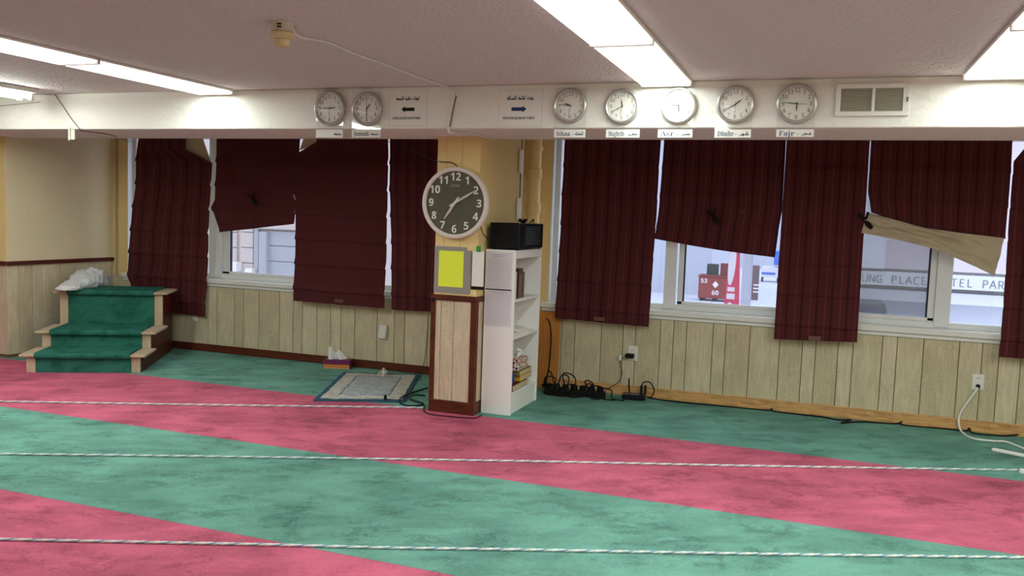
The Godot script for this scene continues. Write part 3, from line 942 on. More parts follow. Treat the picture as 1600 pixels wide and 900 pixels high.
func blinds() -> void:
	var zc := WALL_Z + 0.075
	# first blind from the left column, its top corner torn off the rail
	var t := blind("leaning striped blind with a torn top corner behind the stair", true, [[0, 220, 205], [0.06, 215, 222], [0.1, 213, 236], [0.4, 208, 320], [0.79, 199, 434], [0.83, 203, 444], [1.0, 202, 480]], [[0, 292, 205], [0.06, 291, 222], [0.085, 290, 234], [0.12, 332, 254], [0.4, 329, 330], [0.79, 323, 450], [0.83, 321, 456], [1.0, 321, 495]], zc - 0.03, 0.0, 0.0, 3)
	var st := mb()
	var c: Array = []
	for p in [[291, 214], [316, 214], [332, 254], [290, 235]]: c.append(onz(p[0], p[1], zc - 0.06) - t.position)
	c[2].z += 0.02
	sheet(st, 6, 6, func(u: float, v: float) -> Vector3: return (c[0] as Vector3).lerp(c[1], u).lerp((c[3] as Vector3).lerp(c[2], u), v) + Vector3(0, 0, 0.01 * sin(PI * u)), func(u: float, v: float) -> Vector2: return Vector2(u, v), Vector3(0, 0, -0.003))
	obj("folded_corner", st, mats.lining, t)
	# plain blind gathered up, and the plain one hanging full length over its edge
	t = blind("plain blind pulled up crookedly and tied with a black bow above the garage view", false, [[0, 340, 205], [0.7, 338, 312], [0.78, 333, 323], [1.0, 346, 363]], [[0, 470, 205], [0.7, 466, 300], [0.78, 465, 308], [1.0, 463, 350]], zc, 0.0, 0.03, 5)
	bow(t, 396, 312, zc + 0.045)
	st = mb()
	var cl := onz(460, 308, zc + 0.03) - t.position
	box(st, cl, Vector3(0.012, 0.05, 0.01), 0.003, Basis(Vector3.BACK, 0.4))
	obj("clip", st, mat("clip", rgb(170, 150, 130), 0.5), t)
	t = blind("plain full length blind next to the crooked plain one", false, [[0, 496, 205], [0.06, 494, 222], [0.1, 466, 238], [1.0, 458, 470]], [[0, 607, 205], [0.5, 605, 330], [1.0, 600, 482]], zc + 0.035, 0.0, 0.0, 8)
	hem_tag(t, 531, 471, zc + 0.04)
	st = mb()
	c = []
	for p in [[478, 205], [498, 205], [493, 226], [468, 235]]: c.append(onz(p[0], p[1], zc + 0.02) - t.position)
	sheet(st, 5, 5, func(u: float, v: float) -> Vector3: return (c[0] as Vector3).lerp(c[1], u).lerp((c[3] as Vector3).lerp(c[2], u), v), func(u: float, v: float) -> Vector2: return Vector2(u, v), Vector3(0, 0, -0.003))
	obj("folded_corner", st, mats.lining, t)
	blind("narrow striped blind partly behind the clock column", true, [[0, 609, 205], [1.0, 611, 484]], [[0, 700, 205], [1.0, 690, 488]], zc, 0.0, 0.0, 11)
	# right window
	t = blind("full length striped blind beside the bookcase and black case", true, [[0, 884, 205], [0.3, 879, 300], [1.0, 868, 497]], [[0, 1034, 205], [0.4, 1026, 330], [1.0, 1013, 511]], zc + 0.02, 0.0, 0.0, 13)
	hem_tag(t, 937, 499, zc + 0.03)
	t = blind("striped blind gathered up with a dark bow above the dumpster view", true, [[0, 1038, 205], [0.6, 1031, 320], [0.72, 1029, 336], [1.0, 1023, 373]], [[0, 1229, 205], [0.6, 1222, 330], [0.72, 1218, 352], [1.0, 1211, 402]], zc, 0.01, 0.03, 17)
	bow(t, 1115, 338, zc + 0.05)
	t = blind("longest striped blind between the two gathered striped blinds", true, [[0, 1230, 205], [1.0, 1209, 530]], [[0, 1360, 205], [1.0, 1339, 535]], zc + 0.03, 0.0, 0.0, 21)
	hem_tag(t, 1273, 529, zc + 0.04)
	t = blind("striped blind with its beige lining flapped forward above the ramp view", true, [[0, 1362, 205], [0.7, 1356, 300], [1.0, 1361, 332]], [[0, 1583, 205], [0.6, 1577, 300], [1.0, 1569, 373]], zc, 0.05, 0.03, 25)
	bow(t, 1352, 345, zc + 0.05)
	st = mb()
	var top := placed([[0, 1354, 331], [0.25, 1400, 344], [0.45, 1445, 356], [0.7, 1500, 364], [1.0, 1569, 372]], zc + 0.045)
	var low := placed([[0, 1346, 364], [0.25, 1400, 374], [0.5, 1456, 388], [0.75, 1505, 408], [1.0, 1554, 431]], zc + 0.045)
	var org := t.position
	var wr := fast_noise(33, 2.2, 2)
	sheet(st, 40, 18, func(u: float, v: float) -> Vector3:
		var q := edge(top, u).lerp(edge(low, u), v)
		q.z += 0.03 * sin(v * PI * 2.2 + u * 1.5) * sin(PI * clampf(u * 1.1, 0, 1)) + 0.02 * wr.get_noise_2d(u * 2.0, v * 1.2) + 0.015 * sin(PI * v)
		return q - org, func(u: float, v: float) -> Vector2: return Vector2(u, v), Vector3(0, 0, -0.003))
	var fl := obj("turned_lining", st, mats.lining, t)
	fl.set_meta("label", "beige lining turned outwards")
	blind("striped blind with a drooping top corner at the end of the row", true, [[0, 1612, 205], [0.06, 1602, 230], [0.12, 1584, 252], [0.4, 1577, 340], [1.0, 1561, 558]], [[0, 1716, 205], [0.06, 1715, 230], [0.12, 1714, 252], [0.4, 1710, 340], [1.0, 1696, 566]], zc + 0.03, 0.0, 0.0, 29)

# ---------------------------------------------------------------- stair
func minbar() -> void:
	var b := ony(219.4, 582.5, 0.0)
	var t := thing("pulpit_stair", "three step wooden pulpit stair with green carpet runner", "stair", b, deg_to_rad(29.5))
	var w := 0.909
	var post := 0.074
	var v := [0.0, 0.36, 0.81, 1.22]
	var h := [0.137, 0.285, 0.600]
	var th := 0.022
	# stepped side panels
	for s in 2:
		var pr := PackedVector2Array([Vector2(0, 0), Vector2(0, h[0]), Vector2(v[1], h[0]), Vector2(v[1], h[1]), Vector2(v[2], h[1]), Vector2(v[2], h[2]), Vector2(v[3], h[2]), Vector2(v[3], 0)])
		var st := mb()
		var x := 0.0 if s == 0 else -w + 0.02
		# outline axes: first = depth (-z), second = y
		var xf := Transform3D(Basis(Vector3(0, 0, -1), Vector3(0, 1, 0), Vector3(1, 0, 0)), Vector3(x - 0.02, 0, -0.006))
		prism(st, pr, 0.02, xf)
		obj("side_panel", st, mats.mahogany, t)
	for i in 3:
		var y0: float = 0.0 if i == 0 else h[i - 1] + th
		var z: float = -v[i]
		for s in 2:
			var x0 := -post if s == 0 else -w
			part_box("riser_post", Vector3(x0, y0, z - 0.02), Vector3(x0 + post, h[i], z + 0.002), mats.stair_beige, t, 0.002)
		var ri := part_box("riser", Vector3(-w + post, y0, z - 0.02), Vector3(-post, h[i], z - 0.004), mats.mahogany, t)
		var tr := part_box("tread", Vector3(-w - 0.048, h[i], -v[i + 1] if i < 2 else -v[3]), Vector3(0.048, h[i] + th, z + 0.036), mats.stair_beige, t, 0.004)
		# the runner: up each riser, round the nosing and back over the tread
		var st := mb()
		span(st, Vector3(-w + post, y0, z - 0.004), Vector3(-post, h[i] - 0.006, z + 0.010), 0.004)
		obj("riser_carpet", st, mats.stair_green, ri)
		st = mb()
		var pf := PackedVector2Array()
		var zn: float = 0.048
		var y1: float = h[i] - 0.012
		var y2: float = h[i] + th + 0.014
		pf.append(Vector2(-0.03, y1)); pf.append(Vector2(zn - 0.012, y1))
		for k in 7:
			var a := -PI / 2 + PI * k / 6.0
			pf.append(Vector2(zn - 0.012 + cos(a) * 0.014, lerpf(y1, y2, (sin(a) + 1.0) * 0.5)))
		var back: float = -(v[i + 1] - v[i])
		pf.append(Vector2(back, y2)); pf.append(Vector2(back, h[i] + th - 0.002)); pf.append(Vector2(-0.03, h[i] + th - 0.002))
		prism(st, pf, w - 2 * post, Transform3D(Basis(Vector3(0, 0, 1), Vector3(0, 1, 0), Vector3(-1, 0, 0)), Vector3(-post, 0, z)))
		obj("tread_carpet", st, mats.stair_green, tr)
	# crumpled white cloth on the top tread
	var top: float = h[2] + th + 0.014
	var a := ony(98, 447, top + 0.04)
	var c := ony(166, 434, top + 0.05)
	cloth_bundle(a, c, top)
	# clear plastic panel leaning between stair and column
	var pz := onx(42, 540, -6.88)
	var pe := onx(92, 520, -6.88)
	var o := part_box("clear_panel", Vector3(-6.885, 0.03, pe.z), Vector3(-6.880, onx(42, 490, -6.88).y, pz.z), mats.clear, self)
	o.position.y = -0.03
	tag(o, "clear plastic panel standing between the stair and the column", "plastic panel")

func cloth_bundle(a: Vector3, b: Vector3, base: float) -> void:
	var n := fast_noise(13, 9.0, 3)
	var fold := fast_noise(15, 5.0, 2)
	var st := mb()
	var dir := b - a
	dir.y = 0
	var side := dir.normalized().cross(Vector3.UP)
	var org := (a + b) * 0.5
	org.y = base
	var nu := 60
	var nr := 36
	var rings := []
	for i in nu + 1:
		var s := float(i) / nu
		var r := 0.02 + 0.075 * pow(sin(PI * clampf(s * 0.93 + 0.05, 0, 1)), 0.55)
		var hgt := lerpf(0.45, 1.15, smoothstep(0.1, 0.75, s))
		if s > 0.84: hgt *= 0.8
		if i == 0 or i == nu: r = 0.002
		var ring := []
		for k in nr:
			var t := TAU * k / nr
			var rr := r * (1.0 + 0.35 * n.get_noise_3d(s * 0.9, cos(t) * 0.12, sin(t) * 0.12 + 3.0) + 0.30 * absf(fold.get_noise_2d(t * 0.22 + s * 0.5, s * 0.35)))
			var q := a + dir * s
			var y: float = maxf(0.0, r * 0.55 * hgt + sin(t) * rr * hgt)
			ring.append(Vector3(q.x, 0, q.z) + side * cos(t) * rr * 1.25 + Vector3(0, y, 0) - Vector3(org.x, 0, org.z))
		rings.append(ring)
	soft(st)
	for i in nu:
		for k in nr:
			var m: int = (k + 1) % nr
			quad(st, rings[i][k], rings[i + 1][k], rings[i + 1][m], rings[i][m])
	var o := obj("cloth_bundle", st, mat("white_cloth", rgb(232, 232, 232), 0.95))
	o.position = org
	tag(o, "crumpled white cloth on the top step of the pulpit stair", "cloth")

# ---------------------------------------------------------------- bookcase
func shelf_and_case() -> void:
	var x0 := -2.288
	var x1 := -2.056
	var zf := -5.78
	var zr := -6.395
	var top := 1.212
	var org := Vector3((x0 + x1) * 0.5, 0, (zf + zr) * 0.5)
	var t := thing("bookcase", "narrow white bookcase standing side on against the column", "bookcase", org)
	var th := 0.02
	var pb := func(called: String, a: Vector3, b: Vector3) -> void: part_box(called, a - org, b - org, mats.shelf_white, t, 0.002)
	pb.call("side_panel", Vector3(x0, 0, zf - th), Vector3(x1, top, zf))
	pb.call("side_panel", Vector3(x0, 0, zr), Vector3(x1, top, zr + th))
	pb.call("back_panel", Vector3(x0, 0.02, zr + th), Vector3(x0 + 0.008, top - 0.02, zf - th))
	pb.call("top_board", Vector3(x0, top - th, zr + th), Vector3(x1, top, zf - th))
	pb.call("top_rail", Vector3(x1 - 0.02, top - 0.062, zr + th), Vector3(x1 - 0.002, top - th, zf - th))
	var ys := [0.16, 0.575, 0.850]
	for y in ys: pb.call("shelf", Vector3(x0 + 0.008, y - th, zr + th), Vector3(x1 - 0.006, y, zf - th))
	pb.call("kick_board", Vector3(x1 - 0.03, 0, zr + th), Vector3(x1 - 0.012, ys[0] - th, zf - th))
	# two printed timetables on the side that faces the hall
	var tt := mat("timetable", Color.WHITE, 0.8, timetable_texture())
	for e in [[757, 395, 801, 452, "upper"], [757, 453, 800, 508, "lower"]]:
		var a := onz(e[0], e[3], zf)
		var b := onz(e[2], e[1], zf)
		var ax := maxf(a.x, x0 + 0.004)
		var st := mb()
		var p := [Vector3(ax, a.y, zf + 0.0022), Vector3(b.x, a.y, zf + 0.0022), Vector3(b.x, b.y, zf + 0.0022), Vector3(ax, b.y, zf + 0.0022)]
		tri_uv(st, [p[0], p[1], p[2]], [Vector2(0, 1), Vector2(1, 1), Vector2(1, 0)])
		tri_uv(st, [p[0], p[2], p[3]], [Vector2(0, 1), Vector2(1, 0), Vector2(0, 0)])
		span(st, Vector3(ax, a.y, zf), Vector3(b.x, b.y, zf + 0.0018))
		tag(obj("timetable_sheet", st, tt), "%s printed timetable sheet taped to the bookcase side" % e[4], "paper sheet", "timetable sheets on the bookcase")
	# books on the upper shelf, spines towards the open side
	var rng := RandomNumberGenerator.new()
	rng.seed = 4
	var bz := zf - th - 0.012
	var inks := [["tan", rgb(206, 182, 140)], ["dark brown", rgb(64, 44, 32)], ["cream", rgb(224, 214, 190)], ["black", rgb(40, 36, 36)], ["brown", rgb(120, 84, 54)], ["grey mauve", rgb(134, 112, 118)], ["dusty plum", rgb(112, 88, 96)], ["olive", rgb(118, 104, 70)]]
	for i in inks.size():
		var thick := rng.randf_range(0.022, 0.04)
		var hh := rng.randf_range(0.17, 0.235)
		var dd := rng.randf_range(0.13, 0.16)
		var bk := thing("book", "%s book standing on the upper shelf of the bookcase" % inks[i][0], "book", Vector3(x1 - 0.03 - dd * 0.5, ys[2], bz - thick * 0.5), 0.0, "books on the upper shelf")
		var cm := mat("cover_%d" % i, inks[i][1], 0.6)
		part_box("cover", Vector3(-dd * 0.5, 0, thick * 0.5 - 0.003), Vector3(dd * 0.5, hh, thick * 0.5), cm, bk)
		part_box("cover", Vector3(-dd * 0.5, 0, -thick * 0.5), Vector3(dd * 0.5, hh, -thick * 0.5 + 0.003), cm, bk)
		part_box("spine", Vector3(dd * 0.5 - 0.003, 0, -thick * 0.5 + 0.003), Vector3(dd * 0.5, hh, thick * 0.5 - 0.003), cm, bk)
		part_box("pages", Vector3(-dd * 0.5 + 0.004, 0.003, -thick * 0.5 + 0.003), Vector3(dd * 0.5 - 0.004, hh - 0.004, thick * 0.5 - 0.003), mats.paper, bk)
		bz -= thick + 0.002
	# loose papers on the middle shelf
	for k in 5:
		var st := mb()
		box(st, Vector3(0, 0.004, 0), Vector3(0.17, 0.008, 0.24), 0.001)
		var o := obj("paper_stack", st, mats.paper)
		o.position = Vector3(x1 - 0.115 + 0.004 * (k % 2), ys[1] + k * 0.008, -6.06 - 0.02 * (k % 3))
		o.rotation.y = 0.12 * (k - 2)
		tag(o, ["lowest", "second lowest", "middle", "second highest", "topmost"][k] + " bundle of white papers on the middle shelf", "papers", "papers on the middle shelf")
	# bottom shelf: books, a blue folder and a patterned tissue box
	var y: float = ys[0]
	for e in [["dark_volume", "dark red book lying flat on the bottom shelf", rgb(92, 34, 26), 0.05, -6.02, 0.34], ["yellow_volume", "golden yellow book lying on the dark red one", rgb(214, 164, 44), 0.045, -6.16, 0.26], ["olive_volume", "olive green book below the patterned tissue box", rgb(128, 112, 50), 0.04, -6.14, 0.28]]:
		var st := mb()
		box(st, Vector3(0, e[3] * 0.5, 0), Vector3(0.17, e[3], e[5]), 0.004)
		var bk := thing(e[0], e[1], "book", Vector3(x1 - 0.10, y, e[4]), 0.0, "books on the bottom shelf")
		obj("cover", st, mat(e[0], e[2], 0.5), bk)
		part_box("pages", Vector3(0.082, 0.006, -e[5] * 0.5 + 0.01), Vector3(0.0865, e[3] - 0.006, e[5] * 0.5 - 0.01), mat("page_edge", rgb(206, 190, 150), 0.8), bk)
		y += e[3]
	var st := mb()
	box(st, Vector3(0, 0.045, 0), Vector3(0.15, 0.09, 0.13), 0.02)
	var bl := obj("blue_pouch", st, mat("blue_cloth", rgb(34, 70, 160), 0.8))
	bl.position = Vector3(x1 - 0.10, ys[0] + 0.05, -5.875)
	tag(bl, "bright blue pouch at the front of the bottom shelf", "pouch")
	var tb := thing("patterned_tissue_box", "white tissue box with red and black dots on the bottom shelf", "tissue box", Vector3(x1 - 0.085, y, -6.10))
	st = mb()
	box(st, Vector3(0, 0.045, 0), Vector3(0.12, 0.09, 0.24), 0.004)
	obj("box", st, mat("dotted", Color.WHITE, 0.6, dots_texture(), 7.0), tb)
	st = mb()
	tissue(st, Vector3(0, 0.088, 0.02), 0.07, 3)
	obj("tissue", st, mat("tissue", rgb(238, 238, 236), 0.95), tb)
	# black case on top
	t = thing("black_case", "black electronic case with grey slotted panel on top of the bookcase", "electronics", Vector3(-2.15, top, -6.07))
	st = mb()
	span(st, Vector3(-0.115, 0.008, -0.27), Vector3(0.115, 0.195, 0.285), 0.006)
	obj("body", st, mats.black, t)
	for fx in [-0.09, 0.09]:
		for fz in [-0.24, 0.25]: part_box("foot", Vector3(fx - 0.012, 0, fz - 0.012), Vector3(fx + 0.012, 0.009, fz + 0.012), mats.black, t)
	st = mb()
	span(st, Vector3(0.1145, 0.03, -0.20), Vector3(0.118, 0.175, 0.16), 0.002)
	var pan := obj("panel", st, mat("panel_grey", rgb(44, 52, 56), 0.45), t)
	for k in 6: part_box("slot", Vector3(0.117, 0.045 + k * 0.021, -0.06), Vector3(0.1195, 0.052 + k * 0.021, 0.13), mat("slot_grey", rgb(78, 88, 92), 0.4), pan)
	for k in 3: part_box("button", Vector3(0.117, 0.06 + k * 0.04, -0.165), Vector3(0.121, 0.07 + k * 0.04, -0.145), mat("button_red", rgb(110, 62, 66), 0.5), pan)
	st = mb()
	var r2 := RandomNumberGenerator.new()
	r2.seed = 9
	for k in 7:
		var c := Vector3(r2.randf_range(0.0, 0.07), 0.2, r2.randf_range(-0.12, 0.06))
		tube(st, smooth_path([c, c + Vector3(r2.randf_range(-0.03, 0.03), 0.025, r2.randf_range(-0.05, 0.05)), c + Vector3(r2.randf_range(-0.05, 0.03), 0.002, r2.randf_range(-0.09, 0.09))], 4), 0.005, 6)
	obj("loose_leads", st, mats.black, t)
	# patterned honey board leaning at the wall behind the bookcase
	var pa := onz(846, 505, WALL_Z + 0.03)
	var pe := onz(876, 505, WALL_Z + 0.03)
	st = mb()
	box(st, Vector3(0, 0.33, 0), Vector3(0.42, 0.66, 0.016), 0.003)
	var o := obj("plywood_board", st, mats.plywood)
	o.position = Vector3(pe.x - 0.21, 0.0, WALL_Z + 0.062)
	o.rotation.x = -0.045
	o.scale.y = 1.0
	tag(o, "honey coloured plywood board leaning on the wall behind the bookcase", "board")
func tissue(st: SurfaceTool, at: Vector3, size: float, seed_no: int) -> void:
	var n := fast_noise(seed_no, 6.0, 2)
	sheet(st, 14, 10, func(u: float, v: float) -> Vector3:
		var s := 1.0 - v
		var wv := 0.35 * size * sin(u * 9.0 + v * 2.0) * (0.3 + s)
		return at + Vector3((u - 0.5) * size * (0.55 + 0.9 * sin(PI * s * 0.8)) + n.get_noise_2d(u, v) * 0.02, s * size * (0.8 + 0.5 * sin(u * 4.0 + seed_no)), wv * 0.6), func(u: float, v: float) -> Vector2: return Vector2(u, v), Vector3(0, 0, -0.0015))

# ---------------------------------------------------------------- things on the beam
const GLYPHS := {
	# strokes of the printed script in a unit box, base line at 0; each entry: advance, then polylines
	"alef": [0.22, [[0.1, 0.0, 0.1, 0.9]]], "lam": [0.3, [[0.3, 0.0, 0.15, 0.0, 0.12, 0.95], [0.0, 0.0, 0.15, 0.0]]],
	"waw": [0.4, [[0.35, 0.15, 0.22, 0.35, 0.1, 0.2, 0.3, 0.1, 0.3, -0.1, 0.0, -0.35]]],
	"qaf": [0.4, [[0.0, 0.0, 0.4, 0.0], [0.3, 0.0, 0.32, 0.3, 0.15, 0.3, 0.15, 0.02], [0.12, 0.55, 0.18, 0.55], [0.26, 0.55, 0.32, 0.55]]],
	"ta": [0.7, [[0.65, 0.3, 0.6, 0.03, 0.1, 0.03, 0.05, 0.3], [0.26, 0.5, 0.33, 0.5], [0.4, 0.5, 0.47, 0.5]]],
	"kha": [0.5, [[0.05, 0.42, 0.25, 0.45, 0.45, 0.2, 0.0, 0.0], [0.45, 0.2, 0.5, 0.0], [0.2, 0.7, 0.27, 0.7]]],
	"tah": [0.5, [[0.0, 0.0, 0.5, 0.0], [0.1, 0.0, 0.3, 0.35, 0.48, 0.2, 0.4, 0.0], [0.2, 0.1, 0.2, 0.95]]],
	"ba": [0.28, [[0.0, 0.0, 0.28, 0.0], [0.15, 0.0, 0.15, 0.3], [0.12, -0.22, 0.18, -0.22]]],
	"tooth": [0.22, [[0.0, 0.0, 0.22, 0.0], [0.12, 0.0, 0.12, 0.3]]],
	"teh_marbuta": [0.4, [[0.4, 0.0, 0.32, 0.3, 0.1, 0.3, 0.08, 0.03, 0.4, 0.0], [0.12, 0.55, 0.18, 0.55], [0.25, 0.55, 0.31, 0.55]]],
	"jim": [0.5, [[0.05, 0.4, 0.45, 0.2, 0.0, 0.0], [0.45, 0.2, 0.5, 0.0], [0.22, -0.2, 0.29, -0.2]]],
	"mim": [0.34, [[0.0, 0.0, 0.34, 0.0], [0.28, 0.0, 0.22, 0.25, 0.08, 0.18, 0.08, 0.0]]],
	"ain": [0.4, [[0.0, 0.0, 0.4, 0.0], [0.1, 0.0, 0.05, 0.32, 0.35, 0.32, 0.28, 0.0]]],
	"sad": [0.7, [[0.0, 0.0, 0.7, 0.0], [0.25, 0.0, 0.45, 0.35, 0.65, 0.22, 0.6, 0.0], [0.15, 0.0, 0.15, 0.25]]],
	"ra": [0.3, [[0.28, 0.25, 0.22, -0.1, 0.0, -0.3]]],
	"shin": [0.6, [[0.0, 0.0, 0.6, 0.0], [0.1, 0.0, 0.1, 0.3], [0.3, 0.0, 0.3, 0.3], [0.5, 0.0, 0.5, 0.3], [0.24, 0.6, 0.3, 0.6], [0.36, 0.6, 0.42, 0.6], [0.3, 0.75, 0.36, 0.75]]],
	"hamza": [0.25, [[0.2, 0.35, 0.08, 0.3, 0.08, 0.18, 0.2, 0.18], [0.02, 0.1, 0.22, 0.12]]],
	"fa": [0.4, [[0.0, 0.0, 0.4, 0.0], [0.3, 0.0, 0.32, 0.3, 0.15, 0.3, 0.15, 0.02], [0.2, 0.55, 0.27, 0.55]]],
	"ghain": [0.4, [[0.0, 0.0, 0.4, 0.0], [0.1, 0.0, 0.05, 0.32, 0.35, 0.32, 0.28, 0.0], [0.17, 0.55, 0.24, 0.55]]],
	"zah": [0.5, [[0.0, 0.0, 0.5, 0.0], [0.1, 0.0, 0.3, 0.35, 0.48, 0.2, 0.4, 0.0], [0.2, 0.1, 0.2, 0.95], [0.34, 0.6, 0.41, 0.6]]],
	"ha": [0.4, [[0.0, 0.0, 0.4, 0.0], [0.1, 0.0, 0.2, 0.4, 0.32, 0.15, 0.1, 0.12], [0.2, 0.0, 0.26, -0.2, 0.1, -0.15]]],
	"gap": [0.35, []]}
func script_line(parent: Node, words: Array, right: Vector3, width: float, height: float, m: Material) -> void:
	# printed script set from right to left as thin raised ink strokes
	var total := 0.0
	for g in words: total += GLYPHS[g][0]
	var k := width / total
	var pen := height * 0.085
	var st := mb()
	var x := 0.0
	for g in words:
		var e: Array = GLYPHS[g]
		x -= e[0]
		for line in e[1]:
			for i in range(0, line.size() - 2, 2):
				var a := Vector2((x + line[i]) * k, line[i + 1] * height)
				var b := Vector2((x + line[i + 2]) * k, line[i + 3] * height)
				var d := (b - a).normalized() * pen
				var n := Vector2(-d.y, d.x)
				var c := []
				for p in [a - d * 0.6 - n, b + d * 0.6 - n, b + d * 0.6 + n, a - d * 0.6 + n]: c.append(right + Vector3(p.x, p.y, 0.0006))
				quad(st, c[0], c[1], c[2], c[3])
	obj("script", st, m, parent)
func hand(parent: Node, called: String, at: Vector3, clock_angle: float, length: float, tail: float, wide: float, m: Material) -> void:
	var st := mb()
	var r := Basis(Vector3.BACK, -clock_angle)
	prism(st, PackedVector2Array([Vector2(-wide * 0.5, -tail), Vector2(wide * 0.5, -tail), Vector2(wide * 0.62, length * 0.55), Vector2(wide * 0.2, length), Vector2(-wide * 0.2, length), Vector2(-wide * 0.62, length * 0.55)]), 0.0012, Transform3D(r, at))
	obj(called, st, m, parent)
func small_clock(px: float, py: float, rpx: float, hour: float, minute: float, second: float, label: String) -> void:
	var c := onz(px, py, BEAM_Z + 0.02)
	var r := (onz(px, py - rpx, BEAM_Z + 0.02).y - onz(px, py + rpx, BEAM_Z + 0.02).y) * 0.5
	var t := thing("wall_clock", label, "clock", Vector3(c.x, c.y, BEAM_Z + 0.006), 0.0, "small silver clocks on the beam")
	var up := Basis(Vector3.RIGHT, PI / 2)   # lathe axis towards the room
	var st := mb()
	lathe(st, [Vector2(r * 0.86, 0.0), Vector2(r * 0.97, 0.002), Vector2(r, 0.010), Vector2(r * 0.985, 0.020), Vector2(r * 0.94, 0.027), Vector2(r * 0.89, 0.029), Vector2(r * 0.85, 0.026), Vector2(r * 0.80, 0.018), Vector2(r * 0.79, 0.012)], 48, Transform3D(up, Vector3.ZERO))
	obj("bezel", st, mats.silver, t)
	st = mb()
	lathe(st, [Vector2(r * 0.86, 0.0), Vector2(r * 0.80, 0.012), Vector2(0.0, 0.012)], 40, Transform3D(up, Vector3.ZERO))
	var face := obj("dial", st, mats.dial, t)
	st = SurfaceTool.new()
	st.begin(Mesh.PRIMITIVE_TRIANGLES)
	for k in range(1, 13):
		var a := TAU * k / 12.0
		var tm := text_mesh(str(k), r * 0.19, 0.0005, false, "Droid Serif")
		st.append_from(tm, 0, Transform3D(Basis.IDENTITY, Vector3(sin(a) * r * 0.65, cos(a) * r * 0.65, 0.0125)))
	var o := MeshInstance3D.new()
	o.mesh = st.commit()
	o.material_override = mat("numeral_ink", rgb(70, 66, 62), 0.8)
	o.name = "numerals"
	face.add_child(o, true)
	hand(t, "hour_hand", Vector3(0, 0, 0.014), TAU * hour / 12.0, r * 0.38, r * 0.08, r * 0.045, mats.ink)
	hand(t, "minute_hand", Vector3(0, 0, 0.0155), TAU * minute / 60.0, r * 0.60, r * 0.10, r * 0.032, mats.ink)
	hand(t, "second_hand", Vector3(0, 0, 0.017), TAU * second / 60.0, r * 0.62, r * 0.16, r * 0.012, mats.ink)
	st = mb()
	lathe(st, [Vector2(r * 0.82, 0.021), Vector2(r * 0.6, 0.0245), Vector2(r * 0.3, 0.0265), Vector2(0.0, 0.027)], 40, Transform3D(up, Vector3.ZERO))
	obj("glass", st, mats.clock_glass, t)
